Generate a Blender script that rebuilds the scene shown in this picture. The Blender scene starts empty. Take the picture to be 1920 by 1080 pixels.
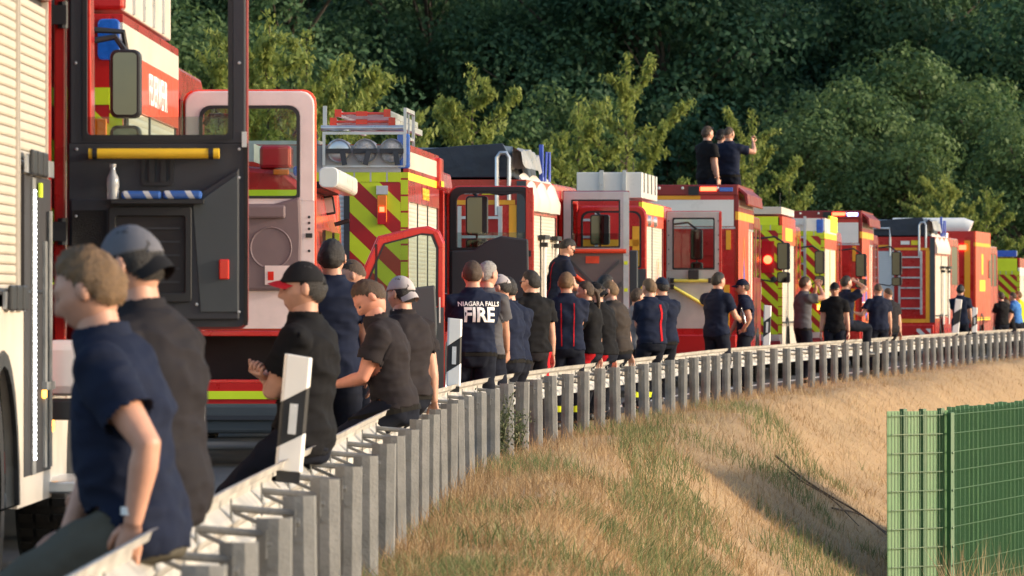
import bpy, bmesh, math, random
import numpy as np
from mathutils import Vector, Matrix, Quaternion, noise as mnoise
from mathutils.bvhtree import BVHTree
random.seed(7); rng = np.random.default_rng(7)
S = bpy.context.scene; C = S.collection
R = math.radians

# ---------------------------------------------------------------- camera, sky, sun, exposure
F = 10667.0; EYE = 1.45; HOR = 567.0          # focal length and horizon of the 1920 px wide photograph
cd = bpy.data.cameras.new('camera'); cam = bpy.data.objects.new('camera', cd); C.objects.link(cam)
cd.sensor_width = 36; cd.lens = 200; cd.clip_start = .5; cd.clip_end = 2500
cam.location = (0, 0, EYE); cam.rotation_euler = (R(90) + math.atan((HOR - 540) / F), 0, 0)
cd.dof.use_dof = True; cd.dof.focus_distance = 50; cd.dof.aperture_fstop = 10
S.camera = cam
SUN_AZ, SUN_EL = 97.0, 14.0
W = bpy.data.worlds.new('World'); S.world = W; W.use_nodes = True
wn = W.node_tree; bg = wn.nodes['Background']; sk = wn.nodes.new('ShaderNodeTexSky')
sk.sky_type = 'NISHITA'; sk.sun_disc = False; sk.sun_elevation = R(SUN_EL); sk.sun_rotation = R(SUN_AZ)
sk.air_density = 1.0; sk.dust_density = 1.5; sk.ozone_density = 1.0
wn.links.new(sk.outputs[0], bg.inputs[0]); bg.inputs[1].default_value = .15
sl = bpy.data.lights.new('sun', 'SUN'); so = bpy.data.objects.new('sun', sl); C.objects.link(so)
sl.energy = 2.1; sl.angle = R(4.0); sl.color = (1.0, .86, .70)
sv = Vector((math.sin(R(SUN_AZ)) * math.cos(R(SUN_EL)), math.cos(R(SUN_AZ)) * math.cos(R(SUN_EL)), math.sin(R(SUN_EL))))
so.rotation_euler = sv.to_track_quat('Z', 'Y').to_euler(); so.location = (60, 40, 40)
S.view_settings.view_transform = 'Standard'; S.view_settings.look = 'None'
S.view_settings.exposure = 1.05; S.view_settings.gamma = 1.0

# ---------------------------------------------------------------- materials
MATS = {}
def mat(name, col, rough=.5, metal=0, var=.12, scale=3.0, bump=0, bscale=40, coat=0, spec=None, emit=None, es=1.0, trans=0, alpha=1, sheen=0):
    if name in MATS: return MATS[name]
    m = bpy.data.materials.new(name); m.use_nodes = True; nt = m.node_tree; b = nt.nodes['Principled BSDF']
    tc = nt.nodes.new('ShaderNodeTexCoord'); nz = nt.nodes.new('ShaderNodeTexNoise')
    nz.inputs['Scale'].default_value = scale; nz.inputs['Detail'].default_value = 6; nz.inputs['Roughness'].default_value = .65
    nt.links.new(tc.outputs['Object'], nz.inputs['Vector'])
    mr = nt.nodes.new('ShaderNodeMapRange'); mr.inputs[1].default_value = .3; mr.inputs[2].default_value = .7
    mr.inputs[3].default_value = 1 - var; mr.inputs[4].default_value = 1 + var
    nt.links.new(nz.outputs['Fac'], mr.inputs[0])
    mx = nt.nodes.new('ShaderNodeVectorMath'); mx.operation = 'SCALE'; mx.inputs[0].default_value = col[:3]
    nt.links.new(mr.outputs[0], mx.inputs['Scale']); nt.links.new(mx.outputs[0], b.inputs['Base Color'])
    b.inputs['Metallic'].default_value = metal
    rr = nt.nodes.new('ShaderNodeMapRange'); rr.inputs[1].default_value = .3; rr.inputs[2].default_value = .7
    rr.inputs[3].default_value = max(0, rough - .08); rr.inputs[4].default_value = min(1, rough + .1)
    nt.links.new(nz.outputs['Fac'], rr.inputs[0]); nt.links.new(rr.outputs[0], b.inputs['Roughness'])
    if coat: b.inputs['Coat Weight'].default_value = coat; b.inputs['Coat Roughness'].default_value = .08
    if spec is not None: b.inputs['Specular IOR Level'].default_value = spec
    if emit: b.inputs['Emission Color'].default_value = (*emit, 1); b.inputs['Emission Strength'].default_value = es
    if trans: b.inputs['Transmission Weight'].default_value = trans
    if sheen: b.inputs['Sheen Weight'].default_value = sheen
    if bump:
        n2 = nt.nodes.new('ShaderNodeTexNoise'); n2.inputs['Scale'].default_value = bscale; n2.inputs['Detail'].default_value = 4
        nt.links.new(tc.outputs['Object'], n2.inputs['Vector']); bp = nt.nodes.new('ShaderNodeBump')
        bp.inputs['Strength'].default_value = bump; bp.inputs['Distance'].default_value = .02
        nt.links.new(n2.outputs['Fac'], bp.inputs['Height']); nt.links.new(bp.outputs[0], b.inputs['Normal'])
    MATS[name] = m; return m
def glass(name, tint=(.75, .82, .8), rough=.02):
    if name in MATS: return MATS[name]
    m = bpy.data.materials.new(name); m.use_nodes = True; nt = m.node_tree; b = nt.nodes['Principled BSDF']
    nt.nodes.remove(b); out = nt.nodes['Material Output']
    tr = nt.nodes.new('ShaderNodeBsdfTransparent'); tr.inputs[0].default_value = (*tint, 1)
    gl = nt.nodes.new('ShaderNodeBsdfGlossy'); gl.inputs['Roughness'].default_value = rough
    fr = nt.nodes.new('ShaderNodeFresnel'); fr.inputs[0].default_value = 1.45
    mx = nt.nodes.new('ShaderNodeMixShader'); nt.links.new(fr.outputs[0], mx.inputs[0])
    nt.links.new(tr.outputs[0], mx.inputs[1]); nt.links.new(gl.outputs[0], mx.inputs[2])
    nt.links.new(mx.outputs[0], out.inputs[0]); MATS[name] = m; return m
def stripes(name, c1, c2, kx, ky, kz, period, duty=.5, rough=.35):
    """flat printed stripes: colour by a linear function of the object's own coordinates"""
    if name in MATS: return MATS[name]
    m = bpy.data.materials.new(name); m.use_nodes = True; nt = m.node_tree; b = nt.nodes['Principled BSDF']
    tc = nt.nodes.new('ShaderNodeTexCoord'); d = nt.nodes.new('ShaderNodeVectorMath'); d.operation = 'DOT_PRODUCT'
    d.inputs[1].default_value = (kx / period, ky / period, kz / period); nt.links.new(tc.outputs['Object'], d.inputs[0])
    fr = nt.nodes.new('ShaderNodeMath'); fr.operation = 'FRACT'; nt.links.new(d.outputs['Value'], fr.inputs[0])
    gt = nt.nodes.new('ShaderNodeMath'); gt.operation = 'GREATER_THAN'; gt.inputs[1].default_value = duty; nt.links.new(fr.outputs[0], gt.inputs[0])
    mx = nt.nodes.new('ShaderNodeMixRGB'); mx.inputs[1].default_value = (*c1, 1); mx.inputs[2].default_value = (*c2, 1)
    nt.links.new(gt.outputs[0], mx.inputs[0])
    nz = nt.nodes.new('ShaderNodeTexNoise'); nz.inputs['Scale'].default_value = 5; nz.inputs['Detail'].default_value = 6
    nt.links.new(tc.outputs['Object'], nz.inputs['Vector'])
    m2 = nt.nodes.new('ShaderNodeMixRGB'); m2.blend_type = 'MULTIPLY'; m2.inputs[0].default_value = .3
    nt.links.new(mx.outputs[0], m2.inputs[1]); nt.links.new(nz.outputs['Fac'], m2.inputs[2])
    nt.links.new(m2.outputs[0], b.inputs['Base Color']); b.inputs['Roughness'].default_value = rough
    MATS[name] = m; return m
def shutter_mat(name, col, pitch=.045):
    """painted aluminium roller shutter too far off to pick the slats apart: grooves as fine relief"""
    if name in MATS: return MATS[name]
    m = mat(name, col, .42, .15, .06, 2.0); nt = m.node_tree; b = nt.nodes['Principled BSDF']
    tc = nt.nodes.new('ShaderNodeTexCoord'); sp = nt.nodes.new('ShaderNodeSeparateXYZ'); nt.links.new(tc.outputs['Object'], sp.inputs[0])
    dv = nt.nodes.new('ShaderNodeMath'); dv.operation = 'DIVIDE'; dv.inputs[1].default_value = pitch; nt.links.new(sp.outputs[2], dv.inputs[0])
    pp = nt.nodes.new('ShaderNodeMath'); pp.operation = 'PINGPONG'; pp.inputs[1].default_value = .5; nt.links.new(dv.outputs[0], pp.inputs[0])
    pw = nt.nodes.new('ShaderNodeMath'); pw.operation = 'POWER'; pw.inputs[1].default_value = .3; nt.links.new(pp.outputs[0], pw.inputs[0])
    bp = nt.nodes.new('ShaderNodeBump'); bp.inputs['Strength'].default_value = .7; bp.inputs['Distance'].default_value = .012
    nt.links.new(pw.outputs[0], bp.inputs['Height']); nt.links.new(bp.outputs[0], b.inputs['Normal']); return m

RED = mat('red_paint', (.50, .014, .012), .28, coat=.7, var=.16, scale=1.6)
DRED = mat('dark_red_paint', (.22, .008, .012), .4, coat=.3, var=.12)
ORANGE = mat('luminous_red_paint', (.80, .070, .020), .34, coat=.4, var=.08)
WHITE = mat('white_paint', (.74, .73, .70), .32, coat=.4, var=.05)
CREAM = mat('cream_white_paint', (.60, .54, .46), .4, coat=.2, var=.06)
SHUT = shutter_mat('cream_shutter', (.56, .50, .415))
SHUTG = shutter_mat('silver_shutter', (.55, .57, .60))
SLAT = mat('slat_aluminium', (.55, .49, .405), .4, .1, .06)
ALU = mat('aluminium', (.62, .63, .65), .32, .85, .12, 6)
GALV = mat('galvanised_steel', (.20, .20, .195), .6, .25, .35, 5, bump=.15, bscale=60)
BEAMM = mat('galvanised_beam', (.44, .42, .39), .55, .2, .3, 3, bump=.08, bscale=30)
BLACK = mat('black_plastic', (.013, .014, .017), .5, bump=.05, bscale=300)
DARK = mat('dark_trim', (.028, .030, .038), .55, bump=.1, bscale=260)
SLATE = mat('slate_trim', (.050, .060, .068), .6, bump=.1, bscale=260)
PLUM = mat('plum_grey_trim', (.16, .115, .125), .6, bump=.08, bscale=200)
TAUPE = mat('taupe_trim', (.125, .115, .115), .6, bump=.08, bscale=200)
GREY = mat('light_grey_panel', (.42, .41, .40), .5)
PINKW = mat('white_red_bounce', (.72, .60, .60), .4, coat=.3)  # white door paint with reflected red put into its colour
RUBBER = mat('rubber', (.012, .012, .013), .8, bump=.2, bscale=80)
YELLOW = mat('yellow_film', (.78, .62, .02), .4, var=.06)
FYEL = mat('fluorescent_yellow', (.66, .80, .02), .4, var=.06)
AMBERP = mat('amber_stripe', (.80, .36, .02), .4, var=.06)
YBAR = mat('yellow_bar', (.80, .50, .02), .4)
YBAR2 = mat('pale_yellow_bar', (.75, .68, .12), .4)
RBAR = mat('red_bar', (.72, .07, .02), .4)
REDR = mat('red_reflector', (.65, .02, .012), .2, coat=.8)
REDL = mat('red_lamp', (.5, .012, .02), .15, coat=1)
REDON = mat('red_lamp_lit', (.8, .05, .03), .2, emit=(1, .08, .03), es=4)
AMBER = mat('amber_lamp', (.75, .16, .01), .2, coat=1)
AMBERON = mat('amber_lamp_lit', (.8, .3, .02), .2, emit=(1, .42, .05), es=4)
BLUEL = mat('blue_lamp', (.012, .085, .36), .15, coat=1, var=.3, scale=25, emit=(.02, .2, .9), es=.06)
BLUEON = mat('blue_lamp_lit', (.1, .2, .8), .2, emit=(.25, .35, 1), es=6)
LEDW = mat('white_led', (.9, .9, .85), .3, emit=(.95, .98, 1), es=12.0)
GLASS = glass('window_glass'); GLASSD = glass('tinted_glass', (.35, .40, .40))
MIRR = mat('mirror_glass', (.16, .165, .17), .03, 1.0, 0)
DKGL = mat('dark_window', (.010, .012, .014), .08, coat=.5, spec=.8)
INNER = mat('dark_interior', (.02, .018, .02), .7)
TARP = mat('navy_tarp', (.022, .030, .050), .45, bump=.5, bscale=7, var=.2)
TARPS = mat('silver_tarp', (.30, .28, .27), .35, .3, bump=.9, bscale=10, var=.3)
CHEV = stripes('chevron_film', (.42, .012, .014), (.62, .74, .02), 1, 0, 1.05, .42)
CHEV2 = stripes('narrow_chevron_film', (.42, .012, .014), (.62, .74, .02), 1, 0, 1.05, .30)
HATCH = stripes('white_red_hatch', (.50, .014, .014), (.74, .72, .70), 1, 0, 1.0, .28)
CHK = stripes('edge_marking', (.42, .012, .014), (.62, .74, .02), 0, 0, 1, .17, .12)
CHKX = stripes('top_edge_marking', (.50, .50, .52), (.62, .74, .02), 1, 0, 0, .17, .1)
ASPH = mat('asphalt', (.055, .055, .058), .85, var=.25, scale=1.2, bump=.3, bscale=120)
LINE = mat('road_paint', (.70, .69, .66), .6, var=.15, scale=8)
LETW = mat('white_lettering', (.82, .80, .78), .6, var=.03)
LETY = mat('yellow_lettering', (.80, .55, .03), .5, var=.03)
LETG = mat('amber_lettering', (.85, .40, .04), .5, var=.03)
LETK = mat('black_lettering', (.015, .015, .015), .5)

# ---------------------------------------------------------------- mesh builder
SPLIT = {'cab_pillars', 'rack_side', 'shutter_guide', 'box_latch', 'seat', 'yellow_outline', 'yellow_strip', 'bar_socket', 'rear_window', 'side_window', 'latch', 'yellow_print', 'embossed_ribs', 'roof_parapet', 'bar_clamp', 'ladder_rails', 'roof_ladder', 'awning_bracket', 'strainer_rack', 'roof_bracket', 'ladder_end', 'mirror_arm'}
class MB:
    def __init__(s): s.v = []; s.f = []; s.m = []; s.ch = []
    def add(s, vs, fs, m=0):
        o = len(s.v); s.ch.append((o, len(s.f))); s.v += [tuple(p) for p in vs]; s.f += [tuple(i + o for i in f) for f in fs]; s.m += [m] * len(fs); return s
    def box(s, x0, x1, y0, y1, z0, z1, m=0):
        vs = [(x, y, z) for x in (x0, x1) for y in (y0, y1) for z in (z0, z1)]
        return s.add(vs, [(0, 1, 3, 2), (4, 6, 7, 5), (0, 4, 5, 1), (2, 3, 7, 6), (0, 2, 6, 4), (1, 5, 7, 3)], m)
    def prism(s, poly, ax, t0, t1, m=0):
        """extrude a 2-d polygon along an axis (0: poly is y,z  1: x,z  2: x,y)"""
        def P(p, t): return (t, p[0], p[1]) if ax == 0 else ((p[0], t, p[1]) if ax == 1 else (p[0], p[1], t))
        n = len(poly); vs = [P(p, t0) for p in poly] + [P(p, t1) for p in poly]
        return s.add(vs, [tuple(range(n)), tuple(range(2 * n - 1, n - 1, -1))] + [(i, i + n, (i + 1) % n + n, (i + 1) % n) for i in range(n)], m)
    def ring(s, po, pi, ax, t0, t1, m=0):
        def P(p, t): return (t, p[0], p[1]) if ax == 0 else ((p[0], t, p[1]) if ax == 1 else (p[0], p[1], t))
        n = len(po); vs = [P(p, t) for t in (t0, t1) for q in (po, pi) for p in q]; fs = []
        for i in range(n):
            j = (i + 1) % n
            fs += [(i, j, n + j, n + i), (2 * n + i, 3 * n + i, 3 * n + j, 2 * n + j), (i, 2 * n + i, 2 * n + j, j), (n + i, n + j, 3 * n + j, 3 * n + i)]
        return s.add(vs, fs, m)
    def tube(s, pts, r, n=8, m=0, cap=True, sy=1.0):
        pts = [Vector(p) for p in pts]; k = len(pts); rs = r if isinstance(r, (list, tuple)) else [r] * k
        vs = []; fs = []; ref = None
        for i, p in enumerate(pts):
            t = (pts[min(i + 1, k - 1)] - pts[max(i - 1, 0)]).normalized()
            if ref is None:
                ref = Vector((0, 0, 1)) if abs(t.z) < .9 else Vector((0, 1, 0))
            a = (ref - t * ref.dot(t)).normalized(); b = t.cross(a); ref = a
            for j in range(n):
                q = 2 * math.pi * j / n; vs.append(p + (a * math.cos(q) + b * math.sin(q) * sy) * rs[i])
        for i in range(k - 1):
            for j in range(n): fs.append((i * n + j, i * n + (j + 1) % n, (i + 1) * n + (j + 1) % n, (i + 1) * n + j))
        if cap: fs += [tuple(range(n - 1, -1, -1)), tuple(range((k - 1) * n, k * n))]
        return s.add(vs, fs, m)
    def lathe(s, prof, c, ax=0, n=20, m=0):
        vs = []; fs = []; k = len(prof)
        for r, t in prof:
            for j in range(n):
                q = 2 * math.pi * j / n; a, b = r * math.cos(q), r * math.sin(q)
                p = (t, a, b) if ax == 0 else ((a, t, b) if ax == 1 else (a, b, t))
                vs.append((p[0] + c[0], p[1] + c[1], p[2] + c[2]))
        for i in range(k - 1):
            for j in range(n): fs.append((i * n + j, i * n + (j + 1) % n, (i + 1) * n + (j + 1) % n, (i + 1) * n + j))
        return s.add(vs, fs, m)
    def mesh(s, name, mats, smooth=False):
        me = bpy.data.meshes.new(name); me.from_pydata(s.v, [], s.f)
        for m in (mats if isinstance(mats, (list, tuple)) else [mats]): me.materials.append(m)
        me.polygons.foreach_set('material_index', s.m)
        bm = bmesh.new(); bm.from_mesh(me); bmesh.ops.recalc_face_normals(bm, faces=bm.faces); bm.to_mesh(me); bm.free()
        if smooth: me.polygons.foreach_set('use_smooth', [True] * len(me.polygons)); smooth_angle(me)
        me.update(); return me
    def build(s, name, mats, parent=None, smooth=False, bevel=0, loc=None, rot=None):
        if name in SPLIT and len(s.ch) > 1:           # every separate piece an object of its own
            e = s.ch[1:] + [(len(s.v), len(s.f))]; o = None
            for (v0, f0), (v1, f1) in zip(s.ch, e):
                q = MB().add(s.v[v0:v1], [tuple(i - v0 for i in f) for f in s.f[f0:f1]]); q.ch = q.ch[:1]; o = q.build(name, mats, parent, smooth, bevel, loc, rot)
            return o
        o = bpy.data.objects.new(name, s.mesh(name, mats, smooth)); C.objects.link(o)
        if parent: o.parent = parent
        if loc: o.location = loc
        if rot: o.rotation_euler = rot
        if bevel:
            b = o.modifiers.new('bevel', 'BEVEL'); b.width = bevel; b.segments = 2; b.limit_method = 'ANGLE'; b.angle_limit = R(40)
        return o
def smooth_angle(me, a=40):
    bm = bmesh.new(); bm.from_mesh(me); lim = R(a)
    for e in bm.edges:
        if len(e.link_faces) == 2 and e.calc_face_angle(0) > lim: e.smooth = False
    bm.to_mesh(me); bm.free()
def rrect(a0, a1, b0, b1, r, n=4):
    out = []
    rr = r if isinstance(r, (list, tuple)) else (r,) * 4      # corner radii: (a1,b1) (a0,b1) (a0,b0) (a1,b0)
    for (ca, cb, q0), r_ in zip((((a1), (b1), 0), ((a0), (b1), 90), ((a0), (b0), 180), ((a1), (b0), 270)), rr):
        sa = -1 if ca == a1 else 1; sb = -1 if cb == b1 else 1
        for i in range(n + 1):
            q = R(q0 + 90 * i / n); out.append((ca + sa * r_ + r_ * math.cos(q), cb + sb * r_ + r_ * math.sin(q)))
    return out
def tag(o, label, cat, group=None):
    o['label'] = label; o['category'] = cat
    if group: o['group'] = group
    return o
def empty(name, loc=(0, 0, 0), rz=0):
    o = bpy.data.objects.new(name, None); C.objects.link(o); o.location = loc; o.rotation_euler = (0, 0, rz); o.empty_display_size = .2; return o
def text_mesh(txt, size, depth=.002, align='CENTER', bold=0, sx=1.0):
    cu = bpy.data.curves.new('lettering', 'FONT'); cu.body = txt; cu.size = size; cu.extrude = depth; cu.offset = bold
    cu.align_x = align; cu.align_y = 'CENTER'; cu.resolution_u = 2
    o = bpy.data.objects.new('lettering', cu); C.objects.link(o); dg = bpy.context.evaluated_depsgraph_get()
    me = bpy.data.meshes.new_from_object(o.evaluated_get(dg)); bpy.data.objects.remove(o); bpy.data.curves.remove(cu)
    if sx != 1: me.transform(Matrix.Diagonal((sx, 1, 1, 1)))
    return me
def lettering(txt, size, m, parent, loc, face='rear', name='lettering', bold=0, sx=1.0):
    """flat text: face 'rear' reads from -y, 'right' reads from +x"""
    me = text_mesh(txt, size, .002, bold=bold, sx=sx); me.materials.clear(); me.materials.append(m)
    o = bpy.data.objects.new(name, me); C.objects.link(o); o.parent = parent; o.location = loc
    o.rotation_euler = (R(90), 0, 0) if face == 'rear' else (R(90), 0, R(90)); return o

# ---------------------------------------------------------------- the road's line: the guard rail's plan curve
CP = [(-60, -1.6), (0, -1.25), (14.6, -1.13), (21, -1.07), (28, -.96), (38, -.79), (47, -.56), (53, -.22), (60, .34), (67, 1.07), (75.4, 1.98), (88.9, 3.56),
      (98, 4.95), (113, 7.30), (124.4, 9.05), (136, 10.9), (152, 13.65), (175, 17.9), (200, 23.0), (250, 34.5), (300, 48), (420, 88)]
cy = np.array([c[0] for c in CP], float); cx = np.array([c[1] for c in CP], float)
cm = np.gradient(cx, cy)
def rail_x(Y):
    Y = np.asarray(Y, float); i = np.clip(np.searchsorted(cy, Y) - 1, 0, len(cy) - 2); h = cy[i + 1] - cy[i]; t = (Y - cy[i]) / h
    return (2*t**3-3*t**2+1)*cx[i] + (t**3-2*t**2+t)*h*cm[i] + (-2*t**3+3*t**2)*cx[i+1] + (t**3-t**2)*h*cm[i+1]
def rail_p(Y): return float(rail_x(Y))
def rail_slope(Y): return float((rail_x(Y + 1.5) - rail_x(Y - 1.5)) / 3)
def at(px, py, Y): return Vector(((px - 960) * Y / F, Y, EYE + (HOR - py) * Y / F))
# ---------------------------------------------------------------- ground, road
def ground_z(X, Y):
    """height of the land: flat by the road, bank falling away to the right of the guard rail"""
    X = np.asarray(X, float); Y = np.asarray(Y, float); u = X - rail_x(np.clip(Y, -60, 400))
    z = np.where(u > 1.0, -1.95 * (1 - np.exp(-np.clip(u - 1.0, 0, None) ** 1.6 / 2.9)), 0)
    g = np.exp(-((X - (2.35 + .004 * (Y - 44))) / .32) ** 2) * np.clip((Y - 30) / 8, 0, 1) * np.clip((62 - Y) / 10, 0, 1)
    z = z - .14 * g
    on = np.clip((u - .1) / .8, 0, 1)
    z = z + on * (.05 * np.sin(X * 2.3 + Y * .31) * np.cos(Y * .43 - X) + .03 * np.sin(X * 5.1 - Y * .9 + 1))
    z = np.where(u < .1, -.012 - .0 * u, z - .012 * (1 - on))
    far = np.clip((-u - 22) / 60, 0, 1); z = z + 7 * far ** 1.4
    return z
ys = np.concatenate([np.arange(-60, 10, 5), np.arange(10, 30, 1), np.arange(30, 115, .45), np.arange(115, 165, 1.5), np.arange(165, 330, 8), np.linspace(340, 1500, 20)])
us = np.concatenate([[-900, -500, -300, -200], np.arange(-150, -14, 8), [-13, -8, -4, -1, 0, .1], np.arange(.25, 7, .22), np.arange(7.5, 20, 2), [25, 40, 70, 120, 250, 500, 900]])
YY, UU = np.meshgrid(ys, us, indexing='ij'); XX = UU + rail_x(np.clip(YY, -60, 400)); ZZ = ground_z(XX, YY)
n0, n1 = YY.shape; vs = np.stack([XX, YY, ZZ], -1).reshape(-1, 3)
idx = np.arange(n0 * n1).reshape(n0, n1); fs = np.stack([idx[:-1, :-1], idx[:-1, 1:], idx[1:, 1:], idx[1:, :-1]], -1).reshape(-1, 4)
me = bpy.data.meshes.new('ground'); me.from_pydata(vs.tolist(), [], fs.tolist()); me.polygons.foreach_set('use_smooth', [True] * len(me.polygons))
def ground_material():
    m = bpy.data.materials.new('dry_soil_and_straw'); m.use_nodes = True; nt = m.node_tree; b = nt.nodes['Principled BSDF']
    tc = nt.nodes.new('ShaderNodeTexCoord')
    def nz(sc, det=6):
        n = nt.nodes.new('ShaderNodeTexNoise'); n.inputs['Scale'].default_value = sc; n.inputs['Detail'].default_value = det; n.inputs['Roughness'].default_value = .7
        nt.links.new(tc.outputs['Object'], n.inputs['Vector']); return n
    a = nz(.9); c = nz(14, 8); r = nt.nodes.new('ShaderNodeValToRGB'); e = r.color_ramp.elements
    e[0].position = .30; e[0].color = (.20, .13, .07, 1); e[1].position = .7; e[1].color = (.50, .35, .19, 1)
    el = r.color_ramp.elements.new(.5); el.color = (.38, .25, .13, 1)
    ad = nt.nodes.new('ShaderNodeMath'); ad.operation = 'MULTIPLY_ADD'; ad.inputs[1].default_value = .6; ad.inputs[2].default_value = .0
    nt.links.new(c.outputs['Fac'], ad.inputs[0]); a2 = nt.nodes.new('ShaderNodeMath'); a2.operation = 'MULTIPLY_ADD'; a2.inputs[1].default_value = .4
    nt.links.new(a.outputs['Fac'], a2.inputs[0]); nt.links.new(ad.outputs[0], a2.inputs[2]); nt.links.new(a2.outputs[0], r.inputs[0])
    nt.links.new(r.outputs[0], b.inputs['Base Color']); b.inputs['Roughness'].default_value = .95
    bp = nt.nodes.new('ShaderNodeBump'); bp.inputs['Strength'].default_value = .9; bp.inputs['Distance'].default_value = .05
    nt.links.new(c.outputs['Fac'], bp.inputs['Height']); nt.links.new(bp.outputs[0], b.inputs['Normal']); return m
me.materials.append(ground_material()); go = bpy.data.objects.new('ground', me); C.objects.link(go); go['kind'] = 'structure'
def ribbon(name, u0, u1, z, m, step=2.0, y0=-40, y1=330, dash=None):
    mb = MB(); Ys = np.arange(y0, y1, step)
    for i, a in enumerate(Ys[:-1]):
        if dash and int(i) % dash[1] >= dash[0]: continue
        b_ = Ys[i + 1]; q = []
        for Y, u in ((a, u0), (a, u1), (b_, u1), (b_, u0)):
            sl_ = rail_slope(Y); L = math.hypot(1, sl_); q.append((rail_p(Y) + u / L, Y - u * sl_ / L, z))
        mb.add(q, [(0, 1, 2, 3)])
    o = mb.build(name, m); o['kind'] = 'structure'; return o
ribbon('road', -12.3, -.42, .004, ASPH)
ribbon('edge_line', -.95, -.80, .009, LINE)
ribbon('far_edge_line', -11.8, -11.65, .009, LINE)
ribbon('lane_line', -4.75, -4.63, .009, LINE, step=3.0, dash=(1, 3))

# ---------------------------------------------------------------- guard rail: posts, spacers, beam
gr = empty('guardrail', (rail_p(14), 14, 0)); tag(gr, 'galvanised steel guardrail with close-set posts curving along the dry verge', 'guardrail')
GR0 = Vector((rail_p(14), 14, 0))
pm = MB()                                           # sigma post: folded sheet, open towards the road
prof = [(-.062, .075), (-.062, .0), (-.02, -.018), (.02, -.018), (.062, .0), (.062, .075), (.055, .075), (.055, .006), (.018, -.010), (-.018, -.010), (-.055, .006), (-.055, .075)]
pm.prism(prof, 2, -.5, .70)
pm.box(-.012, .012, -.022, -.017, .52, .535); post_me = pm.mesh('post', GALV)
sm = MB()                                           # spacer bracket between post and beam
sm.box(-.035, .035, -.002, .004, -.05, .05); sm.tube([(0, 0, .035), (0, .13, .045), (0, .25, .055)], .014, 6); sm.tube([(0, 0, -.03), (.10, .12, -.02), (.22, .25, .03)], .009, 6)
sm.box(-.03, .03, .246, .252, -.05, .09); sm.lathe([(0, -.02), (.022, -.016), (.022, 0)], (0, 0, .0), 1, 8); spacer_me = sm.mesh('spacer', GALV)
POSTS = []
Yp = 6.0
while Yp < 166:
    sl_ = rail_slope(Yp); ph = math.atan(sl_); fw = Vector((math.sin(ph), math.cos(ph), 0)); rt = Vector((math.cos(ph), -math.sin(ph), 0))
    base = Vector((rail_p(Yp), Yp, 0)); pp = base + rt * .24
    o = bpy.data.objects.new('post', post_me); C.objects.link(o); o.parent = gr; o.location = pp + Vector((0, 0, random.uniform(-.012, .012))) - GR0
    # web of the post turned to the traffic direction: its broad back faces the near end
    o.rotation_euler = (R(random.uniform(-.6, .6)), R(random.uniform(-.9, .9)), -ph + R(random.uniform(-4, 4)))
    s_ = bpy.data.objects.new('spacer', spacer_me); C.objects.link(s_); s_.parent = gr
    s_.location = pp - rt * .02 + Vector((0, 0, .60)) - GR0; s_.rotation_euler = (0, 0, -ph + R(90))
    POSTS.append((pp, ph)); Yp += 2.0 / math.hypot(1, sl_)
wp = [(.0, .31), (.018, .305), (.03, .27), (.075, .245), (.082, .215), (.04, .175), (.03, .155), (.04, .135), (.082, .095), (.075, .065), (.03, .04), (.018, .005), (.0, .0)]
Yb = 5.0
while Yb < 166:                                     # W-beam lengths of 4 m, lapped
    mb = MB(); pts = []
    for k in range(5):
        Y = Yb + 4.06 * k / 4 / math.hypot(1, rail_slope(Yb)); ph = math.atan(rail_slope(Y)); rt = Vector((math.cos(ph), -math.sin(ph), 0))
        base = Vector((rail_p(Y), Y, 0))
        for (d, h) in wp: pts.append(base - rt * (d + .002 * (1 - k / 4)) + Vector((0, 0, .44 + h)) - GR0)
        for (d, h) in reversed(wp): pts.append(base - rt * (d - .006) + Vector((0, 0, .44 + h)) - GR0)
    n = 2 * len(wp); fs = []
    for k in range(4):
        for j in range(n): fs.append((k * n + j, k * n + (j + 1) % n, (k + 1) * n + (j + 1) % n, (k + 1) * n + j))
    fs += [tuple(range(n)), tuple(range(4 * n, 5 * n))]
    mb.add(pts, fs); mb.build('beam', BEAMM, gr); Yb += 4.0 / math.hypot(1, rail_slope(Yb))

# ---------------------------------------------------------------- delineator posts on the rail
DELW = mat('delineator_white', (.78, .77, .75), .45, var=.05)
def delineator(px, ybot, ytop, Y, w, lean, label, yaw=0, reflector=True):
    s_ = F / Y; h = (ybot - ytop) / s_; b = at(px, ybot, Y)
    root = empty('delineator', b, yaw); root.rotation_euler = (R(random.uniform(-1, 1)), R(lean), yaw); tag(root, label, 'delineator', 'delineators on the guardrail')
    pr = [(-w / 2, .0), (-w / 2 + .012, -.022), (w / 2 - .012, -.022), (w / 2, 0), (w / 2 - .004, .03), (-w / 2 + .004, .03)]
    def band(t0, t1, t2, t3, name, m, g=0.0):       # slanted band of the shell between two oblique cuts
        mb = MB(); n = len(pr); vs = []
        for (a, b_) in ((t0, t1), (t2, t3)):
            for (x, y) in pr:
                k = (x + w / 2) / w; vs.append((x * (1 + g), y * (1 + g), a + (b_ - a) * k))
        mb.add(vs, [(i, (i + 1) % n, (i + 1) % n + n, i + n) for i in range(n)] + [tuple(range(n)), tuple(range(n, 2 * n))]); return mb.build(name, m, root, bevel=.004)
    band(0, 0, h * .20, h * .34, 'lower_shell', DELW)
    band(h * .20 + .001, h * .34 + .001, h * .58, h * .73, 'black_band', BLACK, -.01)
    band(h * .58 + .001, h * .73 + .001, h, h - .01, 'upper_shell', DELW)
    if reflector: MB().box(-.018, .018, -.032, -.023, h * .32, h * .58).build('reflector', mat('reflector_white', (.7, .72, .74), .25, .2), root)
    MB().box(-w * .42, w * .42, -.03, .05, -.05, -.002).tube([(-w * .3, 0, -.03), (-w * .9, .06, -.06), (-w * 1.0, .16, -.10)], .012, 6).build('bracket', BLACK, root)
    return root
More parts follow.
